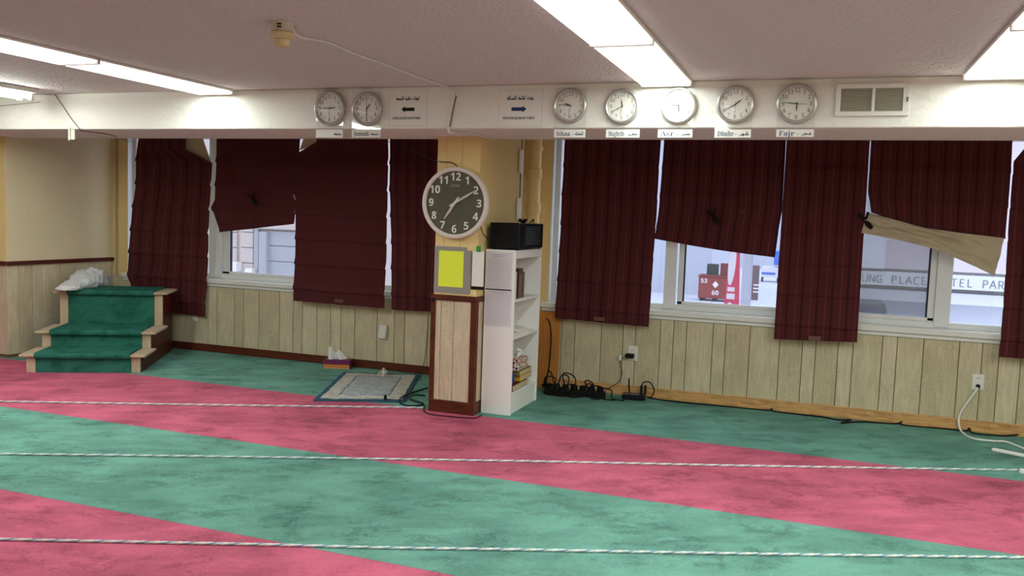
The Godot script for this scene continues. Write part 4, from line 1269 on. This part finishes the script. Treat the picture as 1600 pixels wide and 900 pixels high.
func beam_fittings() -> void:
	var ink := mat("label_ink", rgb(84, 92, 116), 0.9)
	var names := [
		[515, 169, 28, 2.8, 45.0, 30.0, 493, 537, 140, 215, "", ["jim", "mim", "ain", "teh_marbuta"], "silver clock furthest from the air vent, hung on the beam", "plastic sleeve label under the clock furthest from the air vent"],
		[573, 170, 27, 1.2, 30.0, 0.0, 549, 596, 142, 215, "Jumuah", ["jim", "mim", "ain", "teh_marbuta"], "silver clock just left of the black arrow sign", "Jumuah label sheet hanging under a clock"],
		[891, 165, 27.5, 9.8, 46.0, 31.0, 865, 918, 136, 215, "Ishaa -", ["alef", "lam", "ain", "shin", "alef", "hamza"], "silver clock next to the blue arrow sign, above the Ishaa label", "Ishaa label sheet hanging under a clock"],
		[972, 166, 28, 11.7, 40.0, 31.0, 946, 1003, 138, 215, "Maghrib -", ["mim", "ghain", "ra", "ba"], "silver clock above the Maghrib label", "Maghrib label sheet hanging under a clock"],
		[1060, 165, 29, 5.7, 46.0, 29.0, 1027, 1086, 136, 215, "Asr -", ["ain", "sad", "ra"], "silver clock above the Asr label", "Asr label sheet hanging under a clock"],
		[1149, 163, 30, 1.7, 40.0, 30.0, 1116, 1178, 135, 215, "Dhuhr -", ["zah", "ha", "ra"], "silver clock above the Dhuhr label", "Dhuhr label sheet hanging under a clock"],
		[1245, 162, 32, 5.97, 46.0, 15.5, 1212, 1277, 130, 214, "Fajr -", ["fa", "jim", "ra"], "silver clock beside the air vent, above the Fajr label", "Fajr label sheet hanging under a clock"]]
	for e in names:
		# a plastic sleeve behind the clock with a printed slip that hangs below the beam
		var a := onz(e[6], e[9], BEAM_Z + 0.004)
		var b := onz(e[7], e[8], BEAM_Z + 0.004)
		var edge_y := onz(e[6], 203, BEAM_Z).y - 0.002
		var t := thing("label_sheet", e[13], "paper label", Vector3(a.x, a.y, BEAM_Z), 0.0, "label sheets under the clocks")
		var w := b.x - a.x
		var h := b.y - a.y
		part_box("sleeve", Vector3(0, 0.0, 0.001), Vector3(w, h, 0.0018), mats.clear, t)
		var slip := part_box("slip", Vector3(0.002, 0.001, 0.002), Vector3(w - 0.002, edge_y - a.y + 0.004, 0.0028), mats.paper, t)
		var mid := (edge_y - a.y) * 0.5
		if e[10] != "": print_text(slip, "lettering", e[10], Vector3(w * 0.34, mid, 0.0033), 0.026, ink, true, w * 0.52, "Droid Serif")
		script_line(slip, e[11], Vector3(w * 0.93, mid - 0.006, 0.003), w * 0.26, 0.020, ink)
		small_clock(e[0], e[1], e[2], e[3], e[4], e[5], e[12])
	# arrow signs
	for e in [[608, 668, 141, 197, -1, "white notice with a black arrow pointing left", "JUMUAH KHUTBAH TIMES", ["alef", "waw", "qaf", "alef", "ta", "gap", "kha", "tah", "ba", "teh_marbuta", "gap", "alef", "lam", "jim", "mim", "ain", "teh_marbuta"], "ink"], [779, 848, 140, 197, 1, "white notice with a dark blue arrow pointing right", "PRAYER IQAMAH TIMES", ["waw", "qaf", "ta", "gap", "alef", "qaf", "alef", "mim", "teh_marbuta", "gap", "alef", "lam", "sad", "lam", "alef", "teh_marbuta"], "blue_ink"]]:
		var a := onz(e[0], e[3], BEAM_Z)
		var b := onz(e[1], e[2], BEAM_Z)
		var w := b.x - a.x
		var h := b.y - a.y
		var t := thing("arrow_sign", e[5], "sign", Vector3(a.x, a.y, BEAM_Z), 0.0, "arrow signs on the beam")
		var page := part_box("sheet", Vector3(0, 0, 0.001), Vector3(w, h, 0.002), mats.paper, t)
		part_box("sleeve", Vector3(-0.004, -0.004, 0.0003), Vector3(w + 0.004, h + 0.004, 0.0009), mats.clear, t)
		var cx := w * (0.50 if e[4] < 0 else 0.47)
		var st := mb()
		var d: float = e[4]
		var s := w * 0.175
		prism(st, PackedVector2Array([Vector2(-s * d, 0.011), Vector2(s * 0.45 * d, 0.011), Vector2(s * 0.45 * d, 0.021), Vector2(s * d, 0), Vector2(s * 0.45 * d, -0.021), Vector2(s * 0.45 * d, -0.011), Vector2(-s * d, -0.011)]), 0.0006, Transform3D(Basis.IDENTITY, Vector3(cx, h * 0.47, 0.002)))
		obj("arrow", st, mats[e[8]], page)
		script_line(page, e[7], Vector3(w * 0.80, h * 0.74, 0.002), w * 0.62, 0.024, mats[e[8]])
		print_text(page, "lettering", e[6], Vector3(w * 0.47, h * 0.22, 0.0024), 0.014, mats.ink, true, w * 0.74, "Droid Serif")
	# air vent
	var a := onz(1304, 182, BEAM_Z)
	var b := onz(1423, 130, BEAM_Z)
	var t := thing("air_vent", "white two part louvred air vent on the beam", "air vent", Vector3(a.x, (a.y + b.y) * 0.5, BEAM_Z))
	var w := b.x - a.x
	var hh := 0.088
	var m: Material = mats.white_plastic
	var plate := part_box("back_plate", Vector3(0.01, -hh, 0.0), Vector3(w - 0.01, hh, 0.003), mat("slat", rgb(206, 200, 182), 0.5), t)
	var mx := w * 0.515
	for e in [[Vector3(0, hh - 0.026, 0.0), Vector3(w, hh, 0.018)], [Vector3(0, -hh, 0.0), Vector3(w, -hh + 0.026, 0.018)], [Vector3(0, -hh + 0.026, 0.0), Vector3(0.026, hh - 0.026, 0.018)], [Vector3(w - 0.034, -hh + 0.026, 0.0), Vector3(w, hh - 0.026, 0.018)], [Vector3(mx - 0.008, -hh + 0.026, 0.0), Vector3(mx + 0.008, hh - 0.026, 0.018)]]:
		part_box("frame", e[0], e[1], m, t, 0.002)
	for r in [[0.026, mx - 0.008], [mx + 0.008, w - 0.034]]:
		for k in 14:
			var y := -hh + 0.032 + k * (2.0 * hh - 0.060) / 13.0
			var st := mb()
			box(st, Vector3((r[0] + r[1]) * 0.5, y, 0.010), Vector3(r[1] - r[0], 0.0012, 0.016), 0.0, Basis(Vector3.RIGHT, 0.35))
			obj("slat", st, mat("slat", rgb(206, 200, 182), 0.5), plate)
	part_box("lever", Vector3(w - 0.014, -0.012, 0.018), Vector3(w - 0.009, 0.012, 0.024), mats.dark_grey, t)
	# smoke detector with its cable clipped along the ceiling and down the beam
	var dp := ony(441, 36, CEIL)
	t = thing("smoke_detector", "yellowed round detector hanging from the ceiling", "smoke detector", dp)
	var old := mat("yellowed_plastic", rgb(226, 206, 158), 0.5)
	var st := mb()
	lathe(st, [Vector2(0.0, -0.044), Vector2(0.046, -0.044), Vector2(0.05, -0.04), Vector2(0.05, 0.0)], 32, Transform3D.IDENTITY)
	obj("base", st, mat("detector_base", rgb(222, 214, 194), 0.5), t)
	st = mb()
	lathe(st, [Vector2(0.0, -0.072), Vector2(0.036, -0.072), Vector2(0.056, -0.058), Vector2(0.059, -0.048), Vector2(0.05, -0.042)], 32, Transform3D.IDENTITY)
	obj("body", st, old, t)
	st = mb()
	lathe(st, [Vector2(0.0, -0.103), Vector2(0.028, -0.103), Vector2(0.031, -0.098), Vector2(0.036, -0.074), Vector2(0.03, -0.07)], 32, Transform3D.IDENTITY)
	obj("sensor_head", st, old, t)
	st = mb()
	for k in 10:
		var ang := 0.35 + 0.11 * (k % 5)
		var d := Vector3(sin(ang) * -1.0 + 0.9, 0, 1).normalized()
		box(st, d * 0.0502 + Vector3(0, -0.014 - 0.012 * (k / 5), 0), Vector3(0.004, 0.007, 0.002), 0.0, Basis.looking_at(-d))
	obj("printed_marks", st, mats.ink, t)
	var pts := [dp + Vector3(0.045, -0.02, -0.01)]
	for p in [[470, 58], [512, 66], [540, 78], [560, 86], [600, 100], [650, 119], [700, 136], [722, 141]]: pts.append(ony(p[0], p[1], CEIL - 0.006))
	var last: Vector3 = pts[-1]
	pts.append(Vector3(last.x, CEIL - 0.02, BEAM_Z + 0.006))
	for p in [[709, 150], [706, 165], [703, 180], [700, 198]]: pts.append(onz(p[0], p[1], BEAM_Z + 0.006))
	pts.append(onz(703, 204, BEAM_Z + 0.012) + Vector3(0, -0.012, 0))
	for p in [[715, 207], [735, 208], [752, 212], [766, 217]]: pts.append(ony(p[0], p[1], BEAM_Y - 0.006))
	st = mb()
	tube(st, smooth_path(pts, 5), 0.0062, 8)
	tag(obj("detector_cable", st, mats.white_plastic), "white cable running from the detector over the ceiling and beam", "cable")
	var beside := []  # dark strand added in place of the shadow beside the white cable
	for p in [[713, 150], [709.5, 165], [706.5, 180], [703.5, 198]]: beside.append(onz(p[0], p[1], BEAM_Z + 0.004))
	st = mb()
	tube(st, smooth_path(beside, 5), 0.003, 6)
	tag(obj("cable_shadow_line", st, mat("shadow_umber", rgb(120, 104, 90), 0.6)), "thin dark line added as the shadow of the white cable on the beam face", "wire")
	# thin wires and a small hook strip at the left end of the beam
	st = mb()
	pts = []
	for p in [[86, 148], [100, 168], [112, 186], [124, 201]]: pts.append(onz(p[0], p[1], BEAM_Z + 0.004))
	pts.append(onz(126, 204, BEAM_Z + 0.008))
	for p in [[140, 206], [165, 209], [180, 213]]: pts.append(ony(p[0], p[1], BEAM_Y - 0.004))
	pts.append(onz(196, 219, -6.4))
	pts.append(onz(203, 222, WALL_Z + 0.02))
	tube(st, smooth_path(pts, 5), 0.0028, 6)
	tag(obj("thin_wire", st, mat("wire_brown", rgb(84, 62, 50), 0.6)), "thin brown wire running down the beam towards the torn blind", "wire")
	st = mb()
	tube(st, smooth_path([onz(-10, 166, BEAM_Z + 0.004), onz(25, 163, BEAM_Z + 0.004), onz(63, 159, BEAM_Z + 0.004)], 5), 0.004, 6)
	tag(obj("grey_cable", st, mat("cable_grey", rgb(188, 182, 172), 0.6)), "short grey cable pinned level on the beam below the tube light", "cable")
	var ha := onz(109, 203, BEAM_Z)
	t = thing("hook_strip", "white plastic hook strip hanging below the beam edge", "hook", Vector3(ha.x, BEAM_Y, BEAM_Z))
	part_box("strip", Vector3(-0.012, -0.085, 0.0), Vector3(0.006, 0.02, 0.006), mats.white_plastic, t, 0.002)
	part_box("tab", Vector3(0.008, -0.078, -0.004), Vector3(0.05, 0.0, 0.0), mat("tab_cream", rgb(226, 216, 194), 0.6), t, 0.001)

# ---------------------------------------------------------------- things on the floor
func rope(label: String, pts: Array, r: float) -> void:
	var path := smooth_path(pts, 90)
	var t := thing("floor_rope", label, "rope", path[path.size() / 2] * Vector3(1, 0, 1), 0.0, "ropes marking rows on the carpet")
	var org := t.position
	# even steps along the path, then twisted strands
	var even := [path[0]]
	var step := 0.015
	for p in path:
		while (p - even[-1]).length() > step: even.append(even[-1] + (p - even[-1]).normalized() * step)
	for s in 3:
		var line := []
		for i in even.size():
			var d: Vector3 = (even[mini(i + 1, even.size() - 1)] - even[maxi(i - 1, 0)]).normalized()
			var side := d.cross(Vector3.UP).normalized()
			var a := TAU * (i * step / 0.095 + s / 3.0)
			line.append(even[i] - org + Vector3.UP * (r + sin(a) * r * 0.45) + side * cos(a) * r * 0.45)
		var st := mb()
		tube(st, line, r * 0.56, 6)
		obj("strand", st, mat("rope_blue", rgb(150, 178, 194), 0.9) if s == 0 else mat("rope_white", rgb(232, 230, 226), 0.9), t)
func fl(px: float, py: float, y := 0.0) -> Vector3:
	return ony(px, py, y)
func cable(called: String, label: String, pts: Array, r: float, m: Material, n := 6) -> void:
	var st := mb()
	tube(st, smooth_path(pts, n), r, 6)
	tag(obj(called, st, m), label, "cable")
func floor_things() -> void:
	rope("white and blue rope ending at the column base", [fl(-60, 627), fl(0, 628.5), fl(200, 632), fl(400, 635), fl(560, 637), fl(664, 638)], 0.0068)
	rope("white and blue rope crossing the middle green strip to the white floor strip", [fl(-60, 710), fl(0, 711), fl(400, 716), fl(800, 722), fl(1200, 730), fl(1592, 736)], 0.0068)
	rope("white and blue rope crossing the pink strip furthest from the windows", [fl(-60, 844), fl(0, 845), fl(400, 853), fl(600, 858), fl(800, 861), fl(1200, 868), fl(1660, 874)], 0.0068)
	# prayer mat
	var c := [fl(489, 627), fl(633, 629), fl(656, 587), fl(536, 583)]
	var org: Vector3 = (c[0] + c[1] + c[2] + c[3]) * 0.25
	var t := thing("prayer_mat", "blue edged grey prayer mat lying before the brown baseboard", "prayer mat", org)
	var wave := fast_noise(6, 1.8, 2)
	var f := func(u: float, v: float) -> Vector3:
		var p: Vector3 = (c[3] as Vector3).lerp(c[2], u).lerp((c[0] as Vector3).lerp(c[1], u), v)
		return p - org + Vector3(0, 0.010 + 0.006 * wave.get_noise_2d(u * 2, v * 3), 0)
	var st := mb()
	sheet(st, 20, 30, f, func(u: float, v: float) -> Vector2: return Vector2(u, v), Vector3(0, -0.009, 0))
	obj("border", st, mat("mat_blue", rgb(52, 82, 104), 0.95), t)
	st = mb()
	sheet(st, 20, 30, func(u: float, v: float) -> Vector3: return f.call(lerpf(0.06, 0.95, u), lerpf(0.04, 0.95, v)) + Vector3(0, 0.0025, 0), func(u: float, v: float) -> Vector2: return Vector2(u, v), Vector3(0, -0.002, 0))
	obj("field", st, mat("mat_field", Color.WHITE, 0.95, mat_texture()), t)
	st = mb()
	tissue(st, Vector3.ZERO, 0.06, 5)
	var o := obj("crumpled_tissue", st, mat("tissue2", rgb(226, 220, 200), 0.95))
	o.position = fl(597, 588, 0.014)
	tag(o, "crumpled tissue on the far end of the prayer mat", "tissue")
	st = mb()
	box(st, Vector3(0, 0.02, 0), Vector3(0.02, 0.04, 0.02), 0.004)
	o = obj("black_trinket", st, mats.black)
	o.position = fl(602, 625, 0.012)
	tag(o, "small black upright trinket on the near edge of the prayer mat", "trinket")
	# tissue box by the wall
	var at := fl(522, 577)
	t = thing("tissue_box", "purple and orange tissue box on the carpet by the brown baseboard", "tissue box", at + Vector3(0, 0, -0.06), 0.35)
	var purple := mat("box_purple", rgb(112, 44, 92), 0.5)
	st = mb()
	span(st, Vector3(-0.125, 0.0, -0.07), Vector3(0.125, 0.085, 0.05), 0.008)
	obj("box", st, purple, t)
	part_box("orange_band", Vector3(-0.120, 0.018, 0.049), Vector3(0.118, 0.042, 0.052), mat("box_orange", rgb(226, 130, 60), 0.5), t)
	part_box("pale_band", Vector3(-0.120, 0.005, 0.049), Vector3(0.118, 0.014, 0.0515), mat("box_pale", rgb(226, 190, 140), 0.5), t)
	st = mb()
	sheet(st, 16, 12, func(u: float, v: float) -> Vector3:
		var s := 1.0 - v
		return Vector3((u - 0.5) * (0.09 + 0.09 * v) - 0.04 * s, 0.08 + s * 0.13 * (0.72 + 0.22 * sin(u * 6.0 + 0.6)), 0.02 * sin(u * 11.0) * v + 0.012 * sin(u * 5.0)), func(u: float, v: float) -> Vector2: return Vector2(u, v), Vector3(0, 0, -0.0015))
	obj("tissue", st, mats.tissue, t)
	# white plastic strips at the right end
	var sa := fl(1550, 702, 0.012)
	var sb := fl(1640, 720, 0.012)
	st = mb()
	var d := sb - sa
	box(st, Vector3.ZERO, Vector3(d.length(), 0.022, 0.035), 0.006, Basis(Vector3.UP, atan2(-d.z, d.x)))
	o = obj("plastic_strip", st, mats.white_plastic)
	o.position = (sa + sb) * 0.5
	tag(o, "white plastic strip lying near the white cable", "plastic strip")
	st = mb()
	sa = fl(1603, 737, 0.015)
	box(st, Vector3.ZERO, Vector3(0.07, 0.03, 0.03), 0.006)
	o = obj("rope_anchor", st, mats.white_plastic)
	o.position = sa
	tag(o, "small white block at the end of a rope", "block")
	# router with its leads
	at = fl(988, 626)
	t = thing("router", "small black router with upright leads by the pine baseboard", "router", at + Vector3(0, 0, -0.06), 0.15)
	st = mb()
	span(st, Vector3(-0.095, 0.006, -0.06), Vector3(0.095, 0.045, 0.06), 0.010)
	obj("body", st, mat("router_black", rgb(26, 28, 36), 0.3), t)
	for k in 5: part_box("light", Vector3(-0.06 + k * 0.022, 0.044, 0.02), Vector3(-0.05 + k * 0.022, 0.047, 0.03), mat("router_dot", rgb(196, 200, 206), 0.4), t)
	st = mb()
	tube(st, [Vector3(-0.04, 0.04, -0.05), Vector3(-0.048, 0.09, -0.055), Vector3(-0.05, 0.16, -0.058)], 0.006, 8)
	obj("aerial", st, mats.black, t)
	for k in 2: part_box("plug", Vector3(0.045 + 0.032 * k, 0.03, -0.07), Vector3(0.063 + 0.032 * k, 0.11, -0.05), mats.black, t, 0.004)
	st = mb()
	tube(st, smooth_path([Vector3(0.055, 0.10, -0.06), Vector3(0.07, 0.135, -0.05), Vector3(0.12, 0.14, -0.05), Vector3(0.16, 0.08, -0.03), Vector3(0.13, 0.02, -0.01), Vector3(0.10, 0.03, -0.03)], 6), 0.005, 6)
	obj("lead", st, mats.black, t)
	cable("skirting_cable", "long black cable lying along the pine baseboard", [fl(1003, 612, 0.03), fl(1018, 622, 0.006), fl(1060, 628, 0.006), fl(1130, 634.5, 0.006), fl(1200, 641, 0.006), fl(1205, 638, 0.02), fl(1212, 643, 0.006), fl(1280, 651, 0.006), fl(1310, 656, 0.006), fl(1330, 656, 0.012), fl(1314, 661, 0.006), fl(1345, 659, 0.006), fl(1400, 662, 0.006), fl(1404, 656, 0.03), fl(1410, 657, 0.03), fl(1412, 664, 0.006), fl(1480, 670, 0.006), fl(1510, 673, 0.01), fl(1514, 668, 0.03), fl(1522, 677, 0.006), fl(1570, 681, 0.006), fl(1610, 676, 0.03)], 0.006, mats.black)
	# heap of leads on a power strip behind the bookcase
	var pa := fl(846, 614)
	var pe := fl(950, 622)
	t = thing("power_strip", "black power strip buried in leads beside the bookcase", "power strip", (pa + pe) * 0.5)
	var dir := pe - pa
	st = mb()
	box(st, Vector3(0, 0.024, 0), Vector3(dir.length() * 0.92, 0.048, 0.07), 0.008, Basis(Vector3.UP, atan2(-dir.z, dir.x)))
	obj("body", st, mats.black, t)
	var rng := RandomNumberGenerator.new()
	rng.seed = 21
	for k in 7:
		var s := -0.4 + k * 0.13
		st = mb()
		box(st, dir * s + Vector3(0, 0.065, 0), Vector3(0.05, 0.045, 0.04), 0.006, Basis(Vector3.UP, rng.randf()))
		obj("plug", st, mats.black, t)
	for k in 15:
		var s := rng.randf_range(-0.5, 0.42)
		var q := dir * s
		var line := [q + Vector3(0, 0.05, 0)]
		var high := rng.randf_range(0.04, 0.12) if k > 4 else rng.randf_range(0.12, 0.2)
		line.append(q + Vector3(rng.randf_range(-0.04, 0.04), high, rng.randf_range(-0.02, 0.03)))
		line.append(q + Vector3(rng.randf_range(0.02, 0.10), high * 0.9, rng.randf_range(-0.03, 0.05)))
		line.append(q + Vector3(rng.randf_range(0.04, 0.16), 0.01, rng.randf_range(0.02, 0.10)))
		line.append(q + Vector3(rng.randf_range(0.1, 0.28), 0.007, rng.randf_range(0.0, 0.08)))
		st = mb()
		tube(st, smooth_path(line, 6), 0.0055, 6)
		obj("lead", st, mats.black, t)
	cable("board_cord", "black cord hanging down the honey plywood board", [onz(854, 498, WALL_Z + 0.10), onz(859, 505, WALL_Z + 0.11), onz(861, 530, WALL_Z + 0.11), onz(858, 570, WALL_Z + 0.12), onz(853, 598, WALL_Z + 0.14), fl(856, 606, 0.006)], 0.006, mats.black)
	# cables by the middle column
	cable("coiled_lead", "dark coiled lead between the prayer mat and the column", [fl(668, 606, 0.02), fl(652, 611, 0.012), fl(640, 615, 0.012), fl(626, 622, 0.03), fl(627, 631, 0.008), fl(645, 634, 0.008), fl(662, 631, 0.008), fl(640, 623, 0.02), fl(648, 617, 0.02), fl(664, 618, 0.008)], 0.007, mat("lead_green", rgb(22, 40, 40), 0.6))
	cable("column_lead", "thin dark lead looping round the base of the column", [fl(664, 634, 0.006), fl(662, 641, 0.006), fl(672, 647, 0.006), fl(700, 650.5, 0.006), fl(725, 652.5, 0.006), fl(742, 653, 0.006), fl(752, 649, 0.006)], 0.004, mat("lead_plum", rgb(58, 24, 36), 0.6))
	cable("hanging_wire", "thin dark wire hanging between the narrow blind and the column", [onz(669, 490, -6.3), onz(667, 530, -6.3), onz(664, 560, -6.28), onz(659, 580, -6.25), fl(657, 596, 0.004)], 0.0025, mats.black)

# ---------------------------------------------------------------- things on the walls
func wall_things() -> void:
	# large clock on the column
	var zf := -5.655
	var c := onz(709.5, 317, zf + 0.05)
	var r := (onz(709, 261, zf + 0.05).y - onz(709, 374, zf + 0.05).y) * 0.5
	var t := thing("large_wall_clock", "large round clock with dark dial and white rim on the column", "clock", Vector3(c.x, c.y, zf))
	var up := Basis(Vector3.RIGHT, PI / 2)
	var st := mb()
	lathe(st, [Vector2(r * 0.80, 0.0), Vector2(r * 0.97, 0.004), Vector2(r, 0.012), Vector2(r, 0.036), Vector2(r * 0.985, 0.046), Vector2(r * 0.95, 0.051), Vector2(r * 0.905, 0.050), Vector2(r * 0.88, 0.044), Vector2(r * 0.875, 0.034)], 72, Transform3D(up, Vector3.ZERO))
	obj("rim", st, mat("rim_white", rgb(226, 214, 204), 0.35), t)
	st = mb()
	lathe(st, [Vector2(r * 0.80, 0.0), Vector2(r * 0.88, 0.034), Vector2(0.0, 0.034)], 60, Transform3D(up, Vector3.ZERO))
	var face := obj("dial", st, mat("dark_dial", rgb(88, 86, 68), 0.6), t)
	var pale := mat("numeral_white", rgb(232, 228, 212), 0.6)
	for k in range(1, 13):
		var a := TAU * k / 12.0
		var tm := text_mesh(str(k), r * 0.215, 0.001, true, "Droid Sans")
		var o := MeshInstance3D.new()
		o.mesh = tm
		o.material_override = pale
		o.name = "numeral"
		o.position = Vector3(sin(a) * r * 0.725, cos(a) * r * 0.725, 0.035)
		face.add_child(o, true)
	st = mb()
	for k in 60:
		var a := TAU * k / 60.0
		box(st, Vector3(sin(a) * r * 0.585, cos(a) * r * 0.585, 0.0345), Vector3(0.0015, 0.008 if k % 5 == 0 else 0.004, 0.001), 0.0, Basis(Vector3.BACK, -a))
	obj("minute_marks", st, mat("marks", rgb(120, 116, 96), 0.7), face)
	print_text(face, "maker_name", "SEIKO", Vector3(0, r * 0.475, 0.035), r * 0.07, mat("maker_grey", rgb(150, 146, 124), 0.6), true)
	hand(t, "hour_hand", Vector3(0, 0, 0.037), TAU * 7.15 / 12.0, r * 0.55, r * 0.20, r * 0.060, mat("hand_grey", rgb(206, 196, 176), 0.5))
	hand(t, "minute_hand", Vector3(0, 0, 0.040), TAU * 10.0 / 60.0, r * 0.70, r * 0.18, r * 0.052, mats.hand_grey)
	st = mb()
	box(st, Vector3(0, 0, 0.043), Vector3(r * 0.06, r * 0.30, 0.002), 0.0005, Basis(Vector3.BACK, -0.75))
	obj("centre_piece", st, pale, t)
	# wire that passes behind the clock to the black case
	cable("clock_wire", "dark wire passing behind the large clock down to the black case", [onz(606, 221, -6.4), onz(640, 234, -6.1), onz(676, 250, -5.75), onz(690, 253, zf + 0.004), onz(712, 258, zf + 0.004), onz(735, 300, zf + 0.003), onz(752, 358, zf + 0.004), onz(759, 370, -5.70), onz(766, 377, -5.77)], 0.0035, mat("wire_dark", rgb(40, 32, 28), 0.6))
	# yellow sheet in a silver tape frame
	var pz := -5.663
	var q := [onz(677, 456, pz), onz(732, 459, pz), onz(733, 386, pz), onz(677, 384, pz)]
	t = thing("taped_notice", "bright yellow sheet framed with grey tape on the column", "notice", Vector3(q[0].x, q[0].y, pz))
	var o0: Vector3 = t.position
	var tape := mat("tape_grey", rgb(150, 146, 138), 0.5)
	var w: float = q[1].x - q[0].x
	var h: float = q[3].y - q[0].y
	var ins := 0.043
	for e in [[Vector3(0.004, 0, -0.002), Vector3(ins + 0.006, h, 0.002)], [Vector3(w - ins - 0.012, 0, -0.002), Vector3(w + 0.012, h - 0.022, 0.0016)], [Vector3(0.004, h - 0.040, -0.002), Vector3(w - 0.02, h, 0.0026)], [Vector3(0.004, 0, -0.002), Vector3(w - 0.01, 0.048, 0.0026)]]:
		part_box("tape", e[0], e[1], tape, t)
	var ya := onz(685, 447, pz) - o0
	var yb := onz(725, 393, pz) - o0
	part_box("sheet", Vector3(ya.x, ya.y, 0.0026), Vector3(yb.x, yb.y, 0.0036), mat("acid_yellow", rgb(238, 248, 74), 0.8), t)
	# white notebook in a black holder, green tab above it
	var na := onz(737, 447, pz + 0.004)
	var nb := onz(757, 394, pz + 0.004)
	t = thing("notebook_holder", "white pad in a black holder with a green tab", "notebook", Vector3(na.x, na.y, pz))
	var nw := nb.x - na.x
	var nh := nb.y - na.y
	part_box("holder", Vector3(-0.008, -0.024, -0.002), Vector3(nw + 0.002, nh, 0.002), mats.black, t, 0.001)
	part_box("pad", Vector3(0.0, 0.0, 0.002), Vector3(nw, nh + 0.004, 0.010), mats.paper, t, 0.001)
	part_box("tab", Vector3(nw * 0.35, nh, 0.010), Vector3(nw * 0.72, nh + 0.042, 0.0115), mat("tab_green", rgb(42, 150, 70), 0.7), t)
	# outlets and wall plates
	outlet("white outlet with a white lead plugged in by the honey baseboard", 1528, 597, 0.078, 0.118, "outlet", false)
	outlet("white outlet with a black adapter above the router", 989, 552, 0.082, 0.126, "outlet", true)
	outlet("white plate half hidden below the torn blind", 305, 496, 0.06, 0.075, "wall plate", false)
	var sp := onz(600, 518, WALL_Z)
	st = mb()
	box(st, Vector3.ZERO, Vector3(0.075, 0.125, 0.035), 0.005, Basis(Vector3.BACK, -0.12))
	var o := obj("junction_box", st, mats.white_plastic)
	o.position = Vector3(sp.x, sp.y, WALL_Z + 0.0175)
	tag(o, "tilted white junction box on the boarding above the tissue box", "junction box")
	# adapter and its thin lead
	var ap := onz(984, 556, WALL_Z + 0.03)
	t = thing("power_adapter", "black power adapter plugged into the outlet above the router", "adapter", Vector3(ap.x, ap.y, WALL_Z + 0.006))
	part_box("body", Vector3(-0.035, -0.018, 0.0), Vector3(0.035, 0.018, 0.045), mats.black, t, 0.005)
	var cp := onz(969, 559, WALL_Z + 0.03) - t.position
	part_box("connector", cp + Vector3(-0.012, -0.022, -0.01), cp + Vector3(0.012, 0.022, 0.008), mats.white_plastic, t, 0.003)
	var pts := []
	for p in [[977, 556, 0.03], [971, 562, 0.03], [969, 568, 0.025], [972, 583, 0.02], [966, 597, 0.02], [950, 607, 0.03], [942, 614, 0.06]]: pts.append(onz(p[0], p[1], WALL_Z + p[2]))
	cable("adapter_lead", "thin grey lead from the black adapter down to the power strip", pts, 0.0035, mat("lead_grey", rgb(92, 86, 76), 0.6))
	# white lead from the right outlet over the floor
	pts = []
	for p in [[1528, 604, 0.02], [1524, 612, 0.035], [1512, 628, 0.03], [1501, 645, 0.03], [1498, 660, 0.04]]: pts.append(onz(p[0], p[1], WALL_Z + p[2]))
	for p in [[1503, 675], [1520, 685], [1550, 689], [1570, 690], [1590, 697], [1625, 712]]: pts.append(fl(p[0], p[1], 0.008))
	cable("white_lead", "thick white lead running from the outlet onto the carpet", pts, 0.008, mats.white_plastic)
func outlet(label: String, px: float, py: float, w: float, h: float, category: String, adapter: bool) -> void:
	var p := onz(px, py, WALL_Z)
	var t := thing("wall_outlet", label, category, Vector3(p.x, p.y, WALL_Z), 0.0, "white outlets on the boarding")
	var base := part_box("plate", Vector3(-w * 0.5, -h * 0.5, 0.0), Vector3(w * 0.5, h * 0.5, 0.007), mats.white_plastic, t, 0.003)
	if h < 0.1: return
	for s in [-1, 1]:
		part_box("socket", Vector3(-0.017, s * 0.026 - 0.015, 0.006), Vector3(0.017, s * 0.026 + 0.015, 0.0068), mat("socket_white", rgb(222, 218, 206), 0.4), base, 0.001)
		if adapter and s < 0: continue
		for k in [-1, 1]: part_box("slot", Vector3(k * 0.007 - 0.0015, s * 0.026 - 0.002, 0.0084), Vector3(k * 0.007 + 0.0015, s * 0.026 + 0.008, 0.0089), mats.ink, t)
	if not adapter: part_box("plug", Vector3(-0.012, -0.045, 0.0068), Vector3(0.012, -0.015, 0.03), mats.black, t, 0.003)
